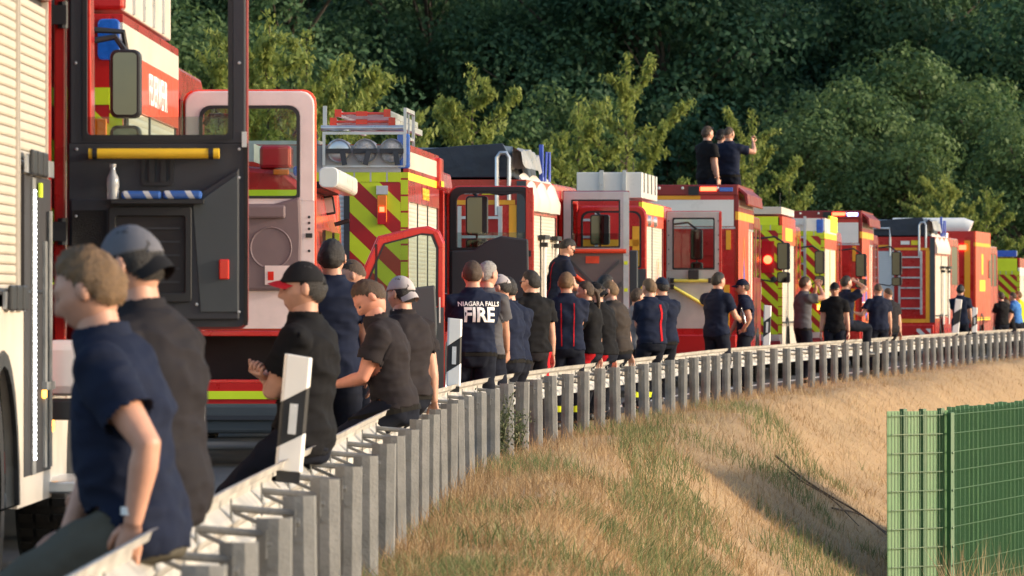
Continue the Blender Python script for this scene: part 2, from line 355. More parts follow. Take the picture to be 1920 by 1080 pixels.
delineator(541, 884, 664, 25.5, .125, 5, 'white and black delineator beside the man in the red-brimmed cap')
delineator(850, 724, 596, 49.0, .125, 1.5, 'white and black delineator beside the man with FIRE on his back')
delineator(1437, 648, 572, 94.5, .125, 2, 'white and black delineator on the rail by the truck with plate 59')
delineator(1827, 623, 576, 136, .125, 1, 'white and black delineator by the red box truck with the pole mast')
delineator(1791, 625, 560, 133, .16, 6, 'plain white broad delineator leaning beside the truck with ladder', reflector=False)

# ---------------------------------------------------------------- green privacy fence
FG = mat('green_sheet', (.085, .20, .075), .5, var=.15, scale=2); FGD = mat('green_rib', (.035, .115, .045), .5, var=.12); FW = mat('green_wire', (.03, .10, .04), .45)
fe = empty('privacy_fence', (3.98, 60, -2.4)); tag(fe, 'green wire mesh fence backed with ribbed green privacy strips', 'fence')
def fence_run(a, b, zt, n):
    a = Vector(a); b = Vector(b); d = (b - a); L = d.length; t = d / L; nr = Vector((t.y, -t.x))
    ang = math.atan2(t.y, t.x); h = zt + 2.4
    O = Vector((a.x - 3.98, a.y - 60, 0)); w = L / n
    p = MB().box(0, w * .68, .02, .03, 0, h - .01).mesh('privacy_strip', FG); q = MB().prism([(0, .03), (.02, -.012), (w * .32 - .02, -.012), (w * .32, .03)], 2, 0, h + .03).mesh('rib', FGD)
    for i in range(n):
        for me_, nm, off in ((p, 'privacy_strip', 0), (q, 'rib', w * .68)):
            o = bpy.data.objects.new(nm, me_); C.objects.link(o); o.parent = fe
            v = O + Vector((t.x, t.y, 0)) * (i * w + off); o.location = (v.x, v.y, random.uniform(-.012, .012)); o.rotation_euler = (0, R(random.uniform(-.3, .3)), ang)
    wi = MB()
    nw = int(L / .05)
    for i in range(nw + 1):
        x = i * .05; wi.box(x - .0025, x + .0025, -.030, -.025, .02, h)
    for me_ in [wi]:
        o = wi.build('mesh_wires', FW, fe, loc=tuple(O), rot=(0, 0, ang)); o['kind'] = 'stuff'
    for k in range(13):
        z = .25 + k * .2
        if z < h: MB().box(0, L, -.036, -.031, z, z + .008).box(0, L, -.025, -.020, z, z + .008).build('crossbar', FW, fe, loc=tuple(O), rot=(0, 0, ang))
    ps = MB().box(-.03, .03, -.10, -.04, -.3, h - .02).build('fence_post', FGD, fe, loc=tuple(O + Vector((t.x, t.y, 0)) * (L - .0)), rot=(0, 0, ang), bevel=.004)
    for k in range(11): MB().lathe([(0, -.012), (.012, -.010), (.014, 0)], (0, -.10, .25 + k * .2), 1, 8).build('bolt', FW, ps)
fence_run((3.98, 60), (4.62, 60.6), .30, 3)
fence_run((4.63, 60.61), (7.4, 70.5), .30, 42)
# ---------------------------------------------------------------- vehicles (local axes: x right, y forward, rear at y = 0)
TYRE_ME = None
def wheel(veh, x, y, r=.52, w=.30):
    global TYRE_ME
    s = 1 if x > 0 else -1
    prof = [(r * .62, -w / 2), (r * .9, -w / 2), (r * .985, -w / 2 + .03), (r, -w / 2 + .06), (r, w / 2 - .06), (r * .985, w / 2 - .03), (r * .9, w / 2), (r * .62, w / 2)]
    t = MB().lathe(prof, (0, 0, 0), 0, 32)
    for k in range(40):                       # tread blocks
        q = 2 * math.pi * k / 40; c_, s_ = math.cos(q), math.sin(q)
        for xx in (-.09, 0.0, .09):
            a = MB().box(xx - .035, xx + .035, -.022, .022, r - .004, r + .010)
            t.add([(v[0], v[1] * c_ - v[2] * s_, v[1] * s_ + v[2] * c_) for v in a.v], a.f)
    wt = t.build('wheel', RUBBER, veh, smooth=True, loc=(x, y, r))
    ri = MB().lathe([(.0, s * .02), (.10, s * .06), (.14, s * .06), (.16, s * .01), (.27, -s * .02), (.30, s * .10), (r * .635, s * .125), (r * .64, -s * .12)], (0, 0, 0), 0, 24)
    for k in range(10):
        q = 2 * math.pi * k / 10; ri.lathe([(0, s * .045), (.018, s * .04), (.018, -s * .02)], (0, .22 * math.cos(q), .22 * math.sin(q)), 0, 6)
    ri.build('rim', ALU, wt, smooth=True)
    return wt
def lamp(veh, x0, x1, z0, z1, m, y=-.035, d=.035, name='tail_lamp', parent=None):
    b = MB().box(x0, x1, y, y + d, z0, z1).build(name, m, parent or veh, bevel=.008); return b
def round_lamp(veh, x, z, r, m, y=-.04, name='tail_lamp', ax=1):
    return MB().lathe([(0, 0), (r * .8, .003), (r, .012), (r, .035)] if ax == 1 else [(0, .035), (r * .8, .032), (r, .02), (r, 0)], (x, y, z), ax, 16).build(name, m, veh, smooth=True)
def mirror(veh, y, z, m_frame=BLACK, out=.28, h=.40, w=.20, low=True, x=1.22):
    r = MB().tube([(x - .05, y, z + h * .75), (x + out * .6, y + .02, z + h * .82), (x + out, y + .02, z + h * .6)], .018, 6)
    r.tube([(x - .05, y, z - h * .75), (x + out * .6, y + .02, z - h * .85), (x + out, y + .02, z - h * .55)], .014, 6)
    r.tube([(x + out, y + .05, z - h * .56), (x + out, y + .05, z + h * .61)], .016, 6)
    o = r.build('mirror_arm', BLACK, veh)
    def one(zc, hh, nm):
        b = MB().prism(rrect(x + out - w / 2, x + out + w / 2, zc - hh / 2, zc + hh / 2, .04), 1, y - .03, y + .09).build(nm, m_frame, o, bevel=.012)
        MB().prism(rrect(-w / 2 + .018, w / 2 - .018, zc - hh / 2 + .018, zc + hh / 2 - .018, .03), 1, -.006, -.003).build('mirror_glass', MIRR, o, loc=(x + out, y - .034, 0), rot=(0, 0, R(9)))
    one(z + .05, h, 'mirror_housing')
    if low: one(z + .05 - h / 2 - .14, .20, 'mirror_housing')
    return o
def open_door(veh, hx, hy, ang, w, z0, z1, zw, fr=.08, t=.07, shell=RED, inner=DARK, face=None, r=.07, glass_to=None, slope=0.0, name='door', seal=BLACK):
    """cab door swung open: hinge at (hx, hy); inner side faces the rear. zw = window sill, slope = A-pillar slant"""
    d = empty(name, (hx, hy, 0), 0); d.parent = veh; d.rotation_euler = (0, 0, R(ang))
    if slope:
        k = slope
        po = [(w, zw - .02), (w, z1 - r), (w - r * .3, z1 - r * .3), (w - r, z1), (k + .22, z1 - .02), (k * .72, z1 - .10), (.02, zw + .05), (0, zw - .02)]
        i_ = fr
        pi = [(w - i_, zw), (w - i_ + .005, z1 - r - i_ * .7), (w - i_ - r * .3, z1 - i_ - .01), (w - i_ - r, z1 - i_), (k + .24, z1 - i_ - .02), (k * .80 + .02, z1 - .13 - i_ * .6), (i_ + .04, zw + .05), (i_ + .03, zw)]
    else:
        po = rrect(0, w, zw - .02, z1, (r, r, .001, .001)); pi = rrect(fr, w - fr, zw, z1 - fr, (r * .8, r * .8, .02, .02))
    # three layers: painted outer shell, inner frame, rubber seal round the pane
    MB().ring(po, pi, 1, .025, t).build('door_shell', shell, d, bevel=.008)
    pin = [(a + (.012 if a < w / 2 else -.012), b - (.012 if b > zw + .1 else 0)) for a, b in po]
    MB().ring(pin, pi, 1, 0, .024).build('window_frame', face or inner, d, bevel=.01)
    cx_ = sum(p[0] for p in pi) / len(pi); cz_ = sum(p[1] for p in pi) / len(pi)
    pis = [(cx_ + (a - cx_) * .95, cz_ + (b - cz_) * .95) for a, b in pi]
    pos = [(cx_ + (a - cx_) * 1.012, cz_ + (b - cz_) * 1.012) for a, b in pi]
    MB().ring(pos, pis, 1, -.004, .03).build('window_seal', seal, d)
    gz = glass_to if glass_to else z1 - fr
    if glass_to: gp = [(fr * .9, zw - .01), (w - fr * .9, zw - .01), (w - fr * .9, gz), (fr * .9, gz)]
    else: gp = pos
    MB().prism(gp, 1, .034, .040).build('window_pane', GLASS, d)
    lower = rrect(0, w, z0, zw - .021, (.001, .001, .05, .05)); MB().prism(lower, 1, .025, t).build('door_skin', shell, d, bevel=.008)
    MB().prism(rrect(.012, w - .012, z0 + .012, zw - .021, (.001, .001, .04, .04)), 1, -.004, .024).build('inner_panel', inner, d, bevel=.008)
    d['w'] = w
    return d
def dpart(d, name, mb, m, bevel=0, smooth=False): return mb.build(name, m, d, smooth=smooth, bevel=bevel)

def engine(name, label, Xc, Yc, H, yb, L, Hc=3.0, paint=RED, nsh=3, zs=(1.05, 2.5), bands=(), low=None, shut=SHUT, phi=None, frame=ALU,
           wy=1.75, slats=False, wr=.52, sh_y=None, doors_open=(True, True), lowz=.48, deck=0.03, cab=True, dsplit=None, rear_core=None):
    phi = math.atan(rail_slope(Yc + 3)) if phi is None else phi
    rt = Vector((math.cos(phi), -math.sin(phi), 0))
    v = empty(name, Vector((Xc, Yc, 0)) - rt * 1.25, -phi); tag(v, label, 'fire truck', 'fire trucks queued along the road')
    low = low or paint
    MB().box(-.45, .45, .1, L - .2, .50, .78).build('chassis', BLACK, v)
    cb = MB().box(-1.195, 1.195, .035, yb - .01, .75, H - deck - .04); cb.build('body_core', INNER, v)
    MB().box(-1.245, 1.245, .004, yb, H - deck - .035, H - deck).build('roof_deck', ALU if deck > .1 else paint, v)
    if deck > .1:                                   # raised parapet round a sunk roof walkway
        MB().box(1.17, 1.246, .006, yb - .002, H - deck + .001, H).box(-1.246, -1.17, .006, yb - .002, H - deck + .001, H).box(-1.168, 1.168, .008, .05, H - deck + .002, H - .002).box(-1.168, 1.168, yb - .05, yb - .004, H - deck + .002, H - .002).build('roof_parapet', paint, v)
    sh_y = sh_y or [(.06 + i * (yb - .12) / nsh, .06 + (i + 1) * (yb - .12) / nsh) for i in range(nsh)]
    for s in (1, -1):
        X0, X1 = (1.197, 1.25) if s > 0 else (-1.25, -1.197)
        zb = zs[1]
        if not bands:
            MB().box(X0, X1, .0, yb, zs[1], H - deck - .036 if deck < .1 else H - deck - .04).build('upper_side', paint, v, bevel=.006)
        for (z1, z2, m) in bands: MB().box(X0 + (.0 if s > 0 else -.001 * 0), X1, 0, yb, z1, z2 - .001).build('side_band', m, v)
        # lower locker wall with the wheel arch cut out
        pl = [(0, lowz), (wy - wr - .12, lowz)] + [(wy + (wr + .12) * math.cos(R(180 - q)), .50 + (wr + .12) * math.sin(R(q))) for q in range(0, 181, 15)] + [(wy + wr + .12, lowz), (yb, lowz), (yb, zs[0]), (0, zs[0])]
        MB().prism(pl, 0, X0, X1).build('locker_wall', low, v)
        MB().ring([(wy + (wr + .15) * math.cos(R(q)), .50 + (wr + .15) * math.sin(R(q))) for q in range(0, 181, 15)], [(wy + (wr + .08) * math.cos(R(q)), .50 + (wr + .08) * math.sin(R(q))) for q in range(0, 181, 15)], 0, X1 - .01 * s, X1 + .012 * s).build('wheel_arch', BLACK, v)
        for i, (a, b) in enumerate(sh_y):
            if slats and s > 0 and i >= len(sh_y) - slats:
                sh = MB().box(X0, X0 + .01, a + .03, b - .03, zs[0], zs[1]).build('roller_shutter', INNER, v)
                pr = [(0, 0), (.014, .004), (.018, .012), (.018, .036), (.012, .043), (0, .044)]
                ml = MB().prism([(p[0], p[1]) for p in pr], 1, 0, b - a - .062)
                ml = MB(); n = len(pr); ml.add([(p[0], 0, p[1]) for p in pr] + [(p[0], b - a - .062, p[1]) for p in pr], [tuple(range(n)), tuple(range(n, 2 * n))] + [(j, (j + 1) % n, (j + 1) % n + n, j + n) for j in range(n)])
                me_ = ml.mesh('slat', SLAT); z = zs[0] + .06
                while z < zs[1] - .05:
                    o = bpy.data.objects.new('slat', me_); C.objects.link(o); o.parent = sh; o.location = (X0 + .011, a + .031, z); z += .046
            else:
                sx = (X0, X0 + .03) if s > 0 else (X1 - .03, X1)
                MB().box(sx[0], sx[1], a + .03, b - .03, zs[0] + .001, zs[1] - .001).build('roller_shutter', shut, v)
            bx = (X0 + .001, X1 - .012) if s > 0 else (X0 + .012, X1 - .001)
            if s > 0: MB().tube([(X0 + .045, a + .06, zs[0] + .07), (X0 + .045, b - .06, zs[0] + .07)], .016, 8).build('lift_bar', BLACK, v)
            MB().box(bx[0], bx[1], a - .0, a + .028, zs[0] + .002, zs[1] - .002).box(bx[0], bx[1], b - .028, b, zs[0] + .002, zs[1] - .002).build('shutter_guide', frame, v)
        MB().box(X0, X1, 0, sh_y[0][0] - .002, zs[0] + .001, zs[1] - .001).build('corner_post', paint, v)
        if sh_y[-1][1] < yb - .01: MB().box(X0, X1, sh_y[-1][1] + .002, yb, zs[0] + .001, zs[1] - .001).build('corner_post', paint, v)
        wheel(v, s * 1.06, wy, wr)
        if cab: wheel(v, s * 1.06, L - 1.25, wr)
    if rear_core: MB().box(-1.196, 1.196, .006, .034, .78, H - .04).build('rear_wall', rear_core, v)
    if cab: make_cab(v, yb + .06, L, Hc, paint, low, doors_open, wr, dsplit)
    return v
def make_cab(v, y0, y1, Hc, paint, low, doors_open, wr, dsplit=None):
    wyf = y1 - 1.25; zf = 1.28; ds = dsplit or (y0 + .15, y0 + (y1 - y0) * .46, y0 + (y1 - y0) * .52, y1 - .42)   # crew door opening, front door opening
    MB().box(-1.19, 1.19, y0 + .08, y1 - .1, .62, .95).build('cab_floor', BLACK, v)
    roof = [(y0, Hc - .22), (y0, Hc - .05), (y0 + .08, Hc), (y1 - .55, Hc), (y1 - .30, Hc - .10), (y1 - .22, Hc - .24)]
    MB().prism(roof, 0, -1.2, 1.2).build('cab_roof', paint, v, bevel=.03)
    MB().box(-1.19, 1.19, y0 + .002, y0 + .06, .6, Hc - .222).build('cab_rear_wall', paint, v)
    MB().prism([(y1 - .02, .95), (y1, 1.35), (y1 - .10, 1.55), (y1 - .16, 1.55), (y1 - .06, 1.0)], 0, -1.18, 1.18).box(-1.18, 1.18, y1 - .12, y1 + .10, .42, .96).build('cab_front', paint, v, bevel=.02)
    MB().prism([(y1 - .11, 1.56), (y1 - .25, Hc - .225), (y1 - .28, Hc - .225), (y1 - .14, 1.56)], 0, -1.14, 1.14).build('windscreen', GLASSD, v)
    for s in (1, -1):
        X0, X1 = (1.14, 1.2) if s > 0 else (-1.2, -1.14)
        ps = MB()
        ps.box(X0, X1, y0 + .061, ds[0], .9, Hc - .223); ps.box(X0, X1, ds[1], ds[2], .9, Hc - .223)
        ps.prism([(ds[3], .9), (y1 - .13, .9), (y1 - .10, 1.55), (y1 - .26, Hc - .223), (ds[3] - .0, Hc - .223), (ds[3] + .12, 1.6)], 0, X0, X1)
        ps.build('cab_pillars', paint, v, bevel=.008)
        pl = [(y0 + .061, .5), (wyf - wr - .1, .5)] + [(wyf + (wr + .1) * math.cos(R(180 - q)), .5 + (wr + .1) * math.sin(R(q))) for q in range(0, 181, 20)] + [(y1 - .13, .5), (y1 - .13, .899), (y0 + .061, .899)]
        MB().prism(pl, 0, X0, X1).build('cab_sill', low, v)
        for (a, b), op in zip(((ds[0], ds[1]), (ds[2], ds[3])), doors_open):
            if s > 0 and op: continue
            MB().prism([(a + .01, .91), (b - .01, .91), (b - .01, 1.9), (a + .01, 1.9)], 0, X0 + .004, X1 + .002).build('closed_door', paint, v)
            MB().box(X0 + .01, X1 - .01, a + .01, b - .01, 1.901, Hc - .224).build('side_window', DKGL, v)
    for yy in (y0 + .12, y0 + (y1 - y0) * .55):
        MB().box(-1.0, 1.0, yy, yy + .45, .96, 1.35).box(-1.0, 1.0, yy, yy + .12, 1.36, 2.0).build('seat', INNER, v, bevel=.04)
def stripe_band(v, z0, z1, m, y1, x=1.253): MB().box(x - .004, x, .0, y1, z0, z1).build('stripe', m, v)
def beacon(v, x, y, z, h=.20, r=.09, m=BLUEL, box=None):
    if box: return MB().prism(rrect(x - box[0] / 2, x + box[0] / 2, z, z + h, .03), 1, y, y + box[1]).build('beacon', m, v, bevel=.01)
    return MB().lathe([(r, 0), (r, h * .8), (r * .7, h), (0, h)], (x, y, z), 2, 16).build('beacon', m, v, smooth=True)
def rear_std(v, H, chev=CHEV, mid=SHUTG, xm=.58, ztop=2.6, top=GREY, edge=CHK, zb=.85, bumper=DRED):
    """rear wall: chevron side panels, centre shutter, top band, bumper"""
    for s in (1, -1):
        a, b = (xm + .06, 1.17) if s > 0 else (-1.17, -xm - .06)
        MB().box(a, b, -.012, .004, zb, ztop - .002).build('chevron_panel', chev, v)
        a, b = (1.172, 1.247) if s > 0 else (-1.247, -1.172)
        MB().box(a, b, -.010, .003, zb, ztop + .1).build('edge_strip', edge, v)
        a, b = (xm, xm + .058) if s > 0 else (-xm - .058, -xm)
        MB().box(a, b, -.02, .003, zb, ztop - .002).build('shutter_guide', DARK, v)
    MB().box(-xm + .001, xm - .001, -.002, .004, zb + .1, ztop - .001).build('rear_shutter', mid, v)
    MB().box(-1.171, 1.171, -.016, .003, ztop, ztop + .10).build('top_edge_strip', CHKX, v) if edge is CHK else None
    MB().box(-1.171, 1.171, -.012, .003, ztop + .101, H - .04).build('rear_top_panel', top, v)
    MB().box(-1.22, 1.22, -.10, .02, .46, zb - .12).build('bumper', bumper, v, bevel=.02)
    MB().box(-1.20, 1.20, -.05, .01, zb - .118, zb - .002).build('rear_step', ALU, v)
    for s in (1, -1): lamp(v, s * 1.02 - .12, s * 1.02 + .12, .55, .68, REDL, -.13, .03)
def ladder(v, x, y, z0, z1, w=.36, m=ALU, n=7, parent=None):
    mb = MB().box(x - w / 2 - .025, x - w / 2 + .025, y - .03, y + .03, z0, z1).box(x + w / 2 - .025, x + w / 2 + .025, y - .03, y + .03, z0, z1)
    o = mb.build('ladder_rails', m, v)
    for k in range(n):
        z = z0 + (k + .6) * (z1 - z0) / (n + .2); MB().box(x - w / 2 + .026, x + w / 2 - .026, y - .02, y + .02, z - .018, z + .018).build('rung', m, o)
    return o
def cone_print(v, y, z0, h, w, x=1.2535, ma=None, col=LETG):
    """printed spire outline on the side of the truck (flat film)"""
    def spire(ww, hh, zz): return [(y - ww / 2, zz), (y + ww / 2, zz), (y + ww / 2, zz + hh * .35), (y + ww * .3, zz + hh * .7), (y, zz + hh), (y - ww * .3, zz + hh * .7), (y - ww / 2, zz + hh * .35)]
    MB().ring(spire(w, h, z0), spire(w * .8, h * .93, z0 + .02), 0, x, x + .002).build('printed_outline', col, v)
    if ma: MB().prism(spire(w * .45, h * .7, z0 + .1), 0, x, x + .0025).build('printed_spire', ma, v)

BLUEP = mat('blue_print', (.05, .10, .50), .4); PURP = mat('purple_print', (.25, .05, .30), .4)

# --- truck nearest the near end of the rail: only its front locker, cab flank and the open black door are in view
ph1 = math.atan(.013)
T1 = engine('fire_truck', 'fire truck with open shutter, white light strip and big charcoal door', -2.300 - .0013 * 70, 21.4, 3.55, 7.0, 10.3, 3.45, phi=ph1,
            bands=((2.95, 3.24, RED), (3.24, 3.51, RED)), zs=(1.43, 2.95), low=CREAM, wy=4.6, wr=.58, slats=2, sh_y=[(.06, 3.2), (3.26, 5.5), (5.55, 6.97)], frame=CREAM, dsplit=(7.20, 8.32, 8.40, 9.80))
x1 = 1.25
MB().box(1.2, 1.2535, 5.60, 6.94, .62, 2.06).build('dark_locker_panel', INNER, T1)  # flat dark panel: shade inside the locker opening put in as colour
MB().box(1.2545, 1.262, 5.92, 6.10, .62, 2.05).build('light_strip_base', GALV, T1)
st = MB()
for k in range(58): st.lathe([(0, .010), (.008, .008), (.0095, 0)], (1.262, 6.01, .70 + k * .0225), 0, 8)
st.build('light_strip', LEDW, T1)['kind'] = 'stuff'
for z, ya, yc in ((1.44, 4.6, 5.5), (2.09, 5.6, 6.95)):                                                # black latch blocks on the shutters
    b = MB().box(1.254, 1.268, ya, yc, z - .02, z + .06).build('latch_rail', ALU, T1)
    for k in range(3): MB().box(1.269, 1.290, ya + .08 + k * .28, ya + .28 + k * .28, z - .03, z + .09).build('latch', BLACK, b, bevel=.01)
eq = MB().box(1.2545, 1.268, 6.50, 6.62, .64, 1.75).tube([(1.27, 6.70, .64), (1.27, 6.70, 1.9)], .014, 8).box(1.2545, 1.28, 6.46, 6.9, 1.02, 1.06); eq.build('hose_fittings', GALV, T1)
MB().box(1.263, 1.275, 6.2, 6.3, 1.96, 2.03).build('yellow_tag', FYEL, T1)
lamp(T1, 1.253, 1.28, 2.98, 3.06, WHITE, 6.2, .5, 'side_lamp'); lamp(T1, 1.253, 1.272, .98, 1.04, AMBERON, 6.48, .06, 'marker_lamp')
MB().box(1.19, 1.45, 7.15, 7.6, .98, 1.26).build('side_tank', WHITE, T1, bevel=.05); MB().box(1.19, 1.46, 7.10, 7.7, .86, .96).build('tank_bracket', BLACK, T1, bevel=.01)
MB().box(1.40, 1.463, 7.2, 7.4, 1.02, 1.18).build('tank_label', BLACK, T1); lamp(T1, 1.2, 1.25, .80, .86, AMBERON, 7.12, .06, 'marker_lamp')
MB().box(.9, 1.42, 6.9, 8.2, .50, .56).build('entry_step', ALU, T1, bevel=.01)
D1 = open_door(T1, 1.21, 8.30, 0, .945, 1.31, 3.38, 2.30, fr=.085, r=.05, shell=DRED, inner=DARK, glass_to=2.42)
for z in (1.82, 2.95): MB().box(-.16, .0, -.05, .03, z - .05, z + .05).tube([(-.02, -.02, z - .07), (-.02, -.02, z + .07)], .028, 10).build('hinge', BLACK, D1)
for k in range(5): MB().box(.29, .59, -.042, -.037, 1.55 + k * .07, 1.562 + k * .07).build('pocket_rib', DARK, D1)
for (x_, z_) in ((.05, 1.40), (.05, 1.9), (.90, 1.40), (.90, 2.1), (.05, 2.25), (.90, 2.25), (.045, 2.7), (.90, 2.7), (.68, 1.44), (.88, 1.44)): MB().lathe([(0, -.006), (.007, -.005), (.009, 0)], (x_, -.0305 if z_ < 2.15 else -.004, z_), 1, 8).build('screw', ALU, D1)
MB().box(.03, .21, -.034, -.031, 1.45, 1.93).build('speaker_grille', mat('grille', (.018, .018, .02), .7, bump=1.0, bscale=220), D1)
MB().box(.925, .945, -.012, -.005, 1.33, 2.28).build('edge_seal', RUBBER, D1); MB().box(.915, .94, -.03, -.013, 2.26, 2.34).build('door_latch', ALU, D1)
bar = MB().tube([(.12, -.07, 2.225), (.80, -.07, 2.225)], .027, 12).build('grab_bar', YBAR, D1, smooth=True)
MB().tube([(.14, -.07, 2.225), (.165, -.07, 2.225)], .031, 12).tube([(.745, -.07, 2.225), (.77, -.07, 2.225)], .031, 12).box(.145, .16, -.06, 0, 2.21, 2.24).box(.75, .765, -.06, 0, 2.21, 2.24).build('bar_clamp', BLACK, bar)
MB().ring(rrect(.39, .56, 2.06, 2.205, .02), rrect(.41, .54, 2.08, 2.19, .015), 1, -.02, -.004).box(.43, .46, -.03, -.004, 2.08, 2.19).box(.49, .52, -.025, -.004, 2.08, 2.19).build('door_release', BLACK, D1)
MB().prism([(.02, 1.99), (.64, 1.99), (.90, 2.15), (.90, 1.36), (.02, 1.36)], 1, -.030, -.005).build('lower_trim', DARK, D1, bevel=.008)
MB().prism([(.665, 1.96), (.895, 2.12), (.895, 1.40), (.70, 1.40), (.66, 1.95)], 1, -.037, -.031).build('slate_panel', SLATE, D1, bevel=.006)
MB().ring(rrect(.22, .655, 1.45, 1.95, .02), rrect(.26, .62, 1.50, 1.90, .015), 1, -.055, -.031).build('pocket_frame', BLACK, D1, bevel=.006)
MB().box(.26, .62, -.036, -.032, 1.50, 1.90).build('pocket_panel', INNER, D1)
MB().box(.24, .72, -.11, -.031, 1.965, 1.985).build('door_shelf', BLACK, D1)
MB().box(.797, .850, -.052, -.038, 1.57, 1.675).build('red_reflector', REDR, D1, bevel=.006)
bt = MB().lathe([(0, 0), (.032, .002), (.034, .03), (.030, .05), (.034, .075), (.032, .11), (.015, .145), (.013, .165), (.018, .166), (.018, .185), (0, .186)], (.245, -.075, 1.986), 2, 14)
bo = bt.build('water_bottle', mat('clear_plastic', (.55, .58, .62), .15, trans=.5), None, smooth=True); bo.matrix_world = Matrix.Translation(T1.location) @ Matrix.Rotation(-ph1, 4, 'Z') @ Matrix.Translation((1.21, 8.30, 0)); tag(bo, 'clear plastic water bottle on the shelf of the charcoal door', 'bottle')
BLUEPK = stripes('blue_white_wrap', (.04, .13, .45), (.65, .66, .70), 1, 0, .6, .11, .72)
pk = MB().box(.29, .50, -.105, -.045, 1.987, 2.03).box(.505, .71, -.10, -.045, 1.987, 2.032).build('wrapped_pack', BLUEPK, None, bevel=.015); pk.matrix_world = bo.matrix_world.copy(); tag(pk, 'blue and white wrapped packs on the charcoal door shelf', 'pack')
mirror(T1, 10.1, 2.61, out=.15, h=.38, w=.17)

# --- second truck: white flank with lettering band, white open door tinted with red bounce, with step box
T2 = engine('fire_truck', 'fire truck with lettered red band and white open door tinted by red bounce', -2.265, 33.1, 3.16, 4.6, 8.2, 3.05, phi=math.atan(.012),
            bands=((2.60, 2.92, ORANGE), (2.921, 3.08, CREAM), (3.081, 3.124, RED)), zs=(1.1, 2.60), low=WHITE, slats=False, nsh=2, frame=DARK, dsplit=(4.80, 5.62, 5.72, 7.70))
rear_std(T2, 3.16, top=RED, mid=SHUTG, edge=CHK)
lettering('FEUERWEHR', .27, LETW, T2, (1.2525, 2.75, 2.755), 'right', bold=.004)
rb = MB().box(.30, 1.22, .25, 4.3, 3.17, 3.46).build('roof_box', CREAM, T2, bevel=.01)
for k in range(5): MB().box(1.22, 1.235, .3 + k * .8, .36 + k * .8, 3.18, 3.45).build('box_rib', ALU, rb)
MB().box(1.0, 1.25, .05, .24, 3.16, 3.30).build('roof_corner', RED, T2, bevel=.02); beacon(T2, 1.17, -.03, 2.86, .24, box=(.13, .07))
lamp(T2, 1.05, 1.16, 2.36, 2.52, AMBER); lamp(T2, 1.05, 1.16, 2.18, 2.35, REDL); MB().tube([(1.0, -.1, 3.0), (1.1, -.12, 3.03), (1.26, -.1, 3.02), (1.28, -.02, 2.86)], .018, 6).build('grab_rail', BLACK, T2)
D2 = open_door(T2, 1.21, 5.60, 0, .905, 1.26, 2.90, 2.16, fr=.115, r=.09, shell=ORANGE, inner=PINKW, face=PINKW, glass_to=None)
MB().prism([(.02, 2.12), (.62, 2.12), (.66, 2.13), (.80, 2.17), (.81, 1.90), (.80, 1.56), (.78, 1.53), (.02, 1.53)], 1, -.045, -.005).build('door_trim', PLUM, D2, bevel=.02)
MB().box(.05, .70, -.075, -.045, 2.02, 2.11).build('arm_rest', PLUM, D2, bevel=.02)
MB().lathe([(.13, 0), (.14, -.004), (.145, 0)], (.60, -.046, 1.82), 1, 28).build('embossed_ring', PLUM, D2)
MB().box(.56, .74, -.052, -.046, 1.57, 1.70).build('door_label', PINKW, D2); MB().box(.58, .62, -.054, -.052, 1.60, 1.66).build('label_print', REDR, D2)
for z in (1.95, 1.99, 2.03, 1.80): MB().lathe([(0, -.004), (.009, -.003), (.01, 0)], (.858, -.004, z), 1, 8).build('screw', BLACK, D2)
MB().box(.835, .88, -.012, -.004, 1.89, 1.92).build('door_latch', BLACK, D2)
MB().box(.77, .90, -.010, -.005, 1.40, 1.55).build('hatched_reflector', HATCH, D2)
sb = MB().box(.0, .68, .0, .30, 1.22, 1.255).box(.0, .68, .0, .34, .90, .925).box(-.03, .0, .0, .34, .90, 1.255).box(.68, .71, .0, .34, .90, 1.255).build('step_box', RED, D2, bevel=.006)
MB().box(.0, .68, .30, .338, .925, 1.22).build('step_box_back', INNER, D2)
MB().tube([(.14, .06, 2.66), (.18, .06, 2.72), (.32, .06, 2.72), (.37, .06, 2.60)], .02, 8).build('mirror_arm', BLACK, D2)
MB().prism(rrect(.20, .36, 2.48, 2.59, .04), 1, .05, .14).build('mirror_housing', BLACK, D2, bevel=.02)

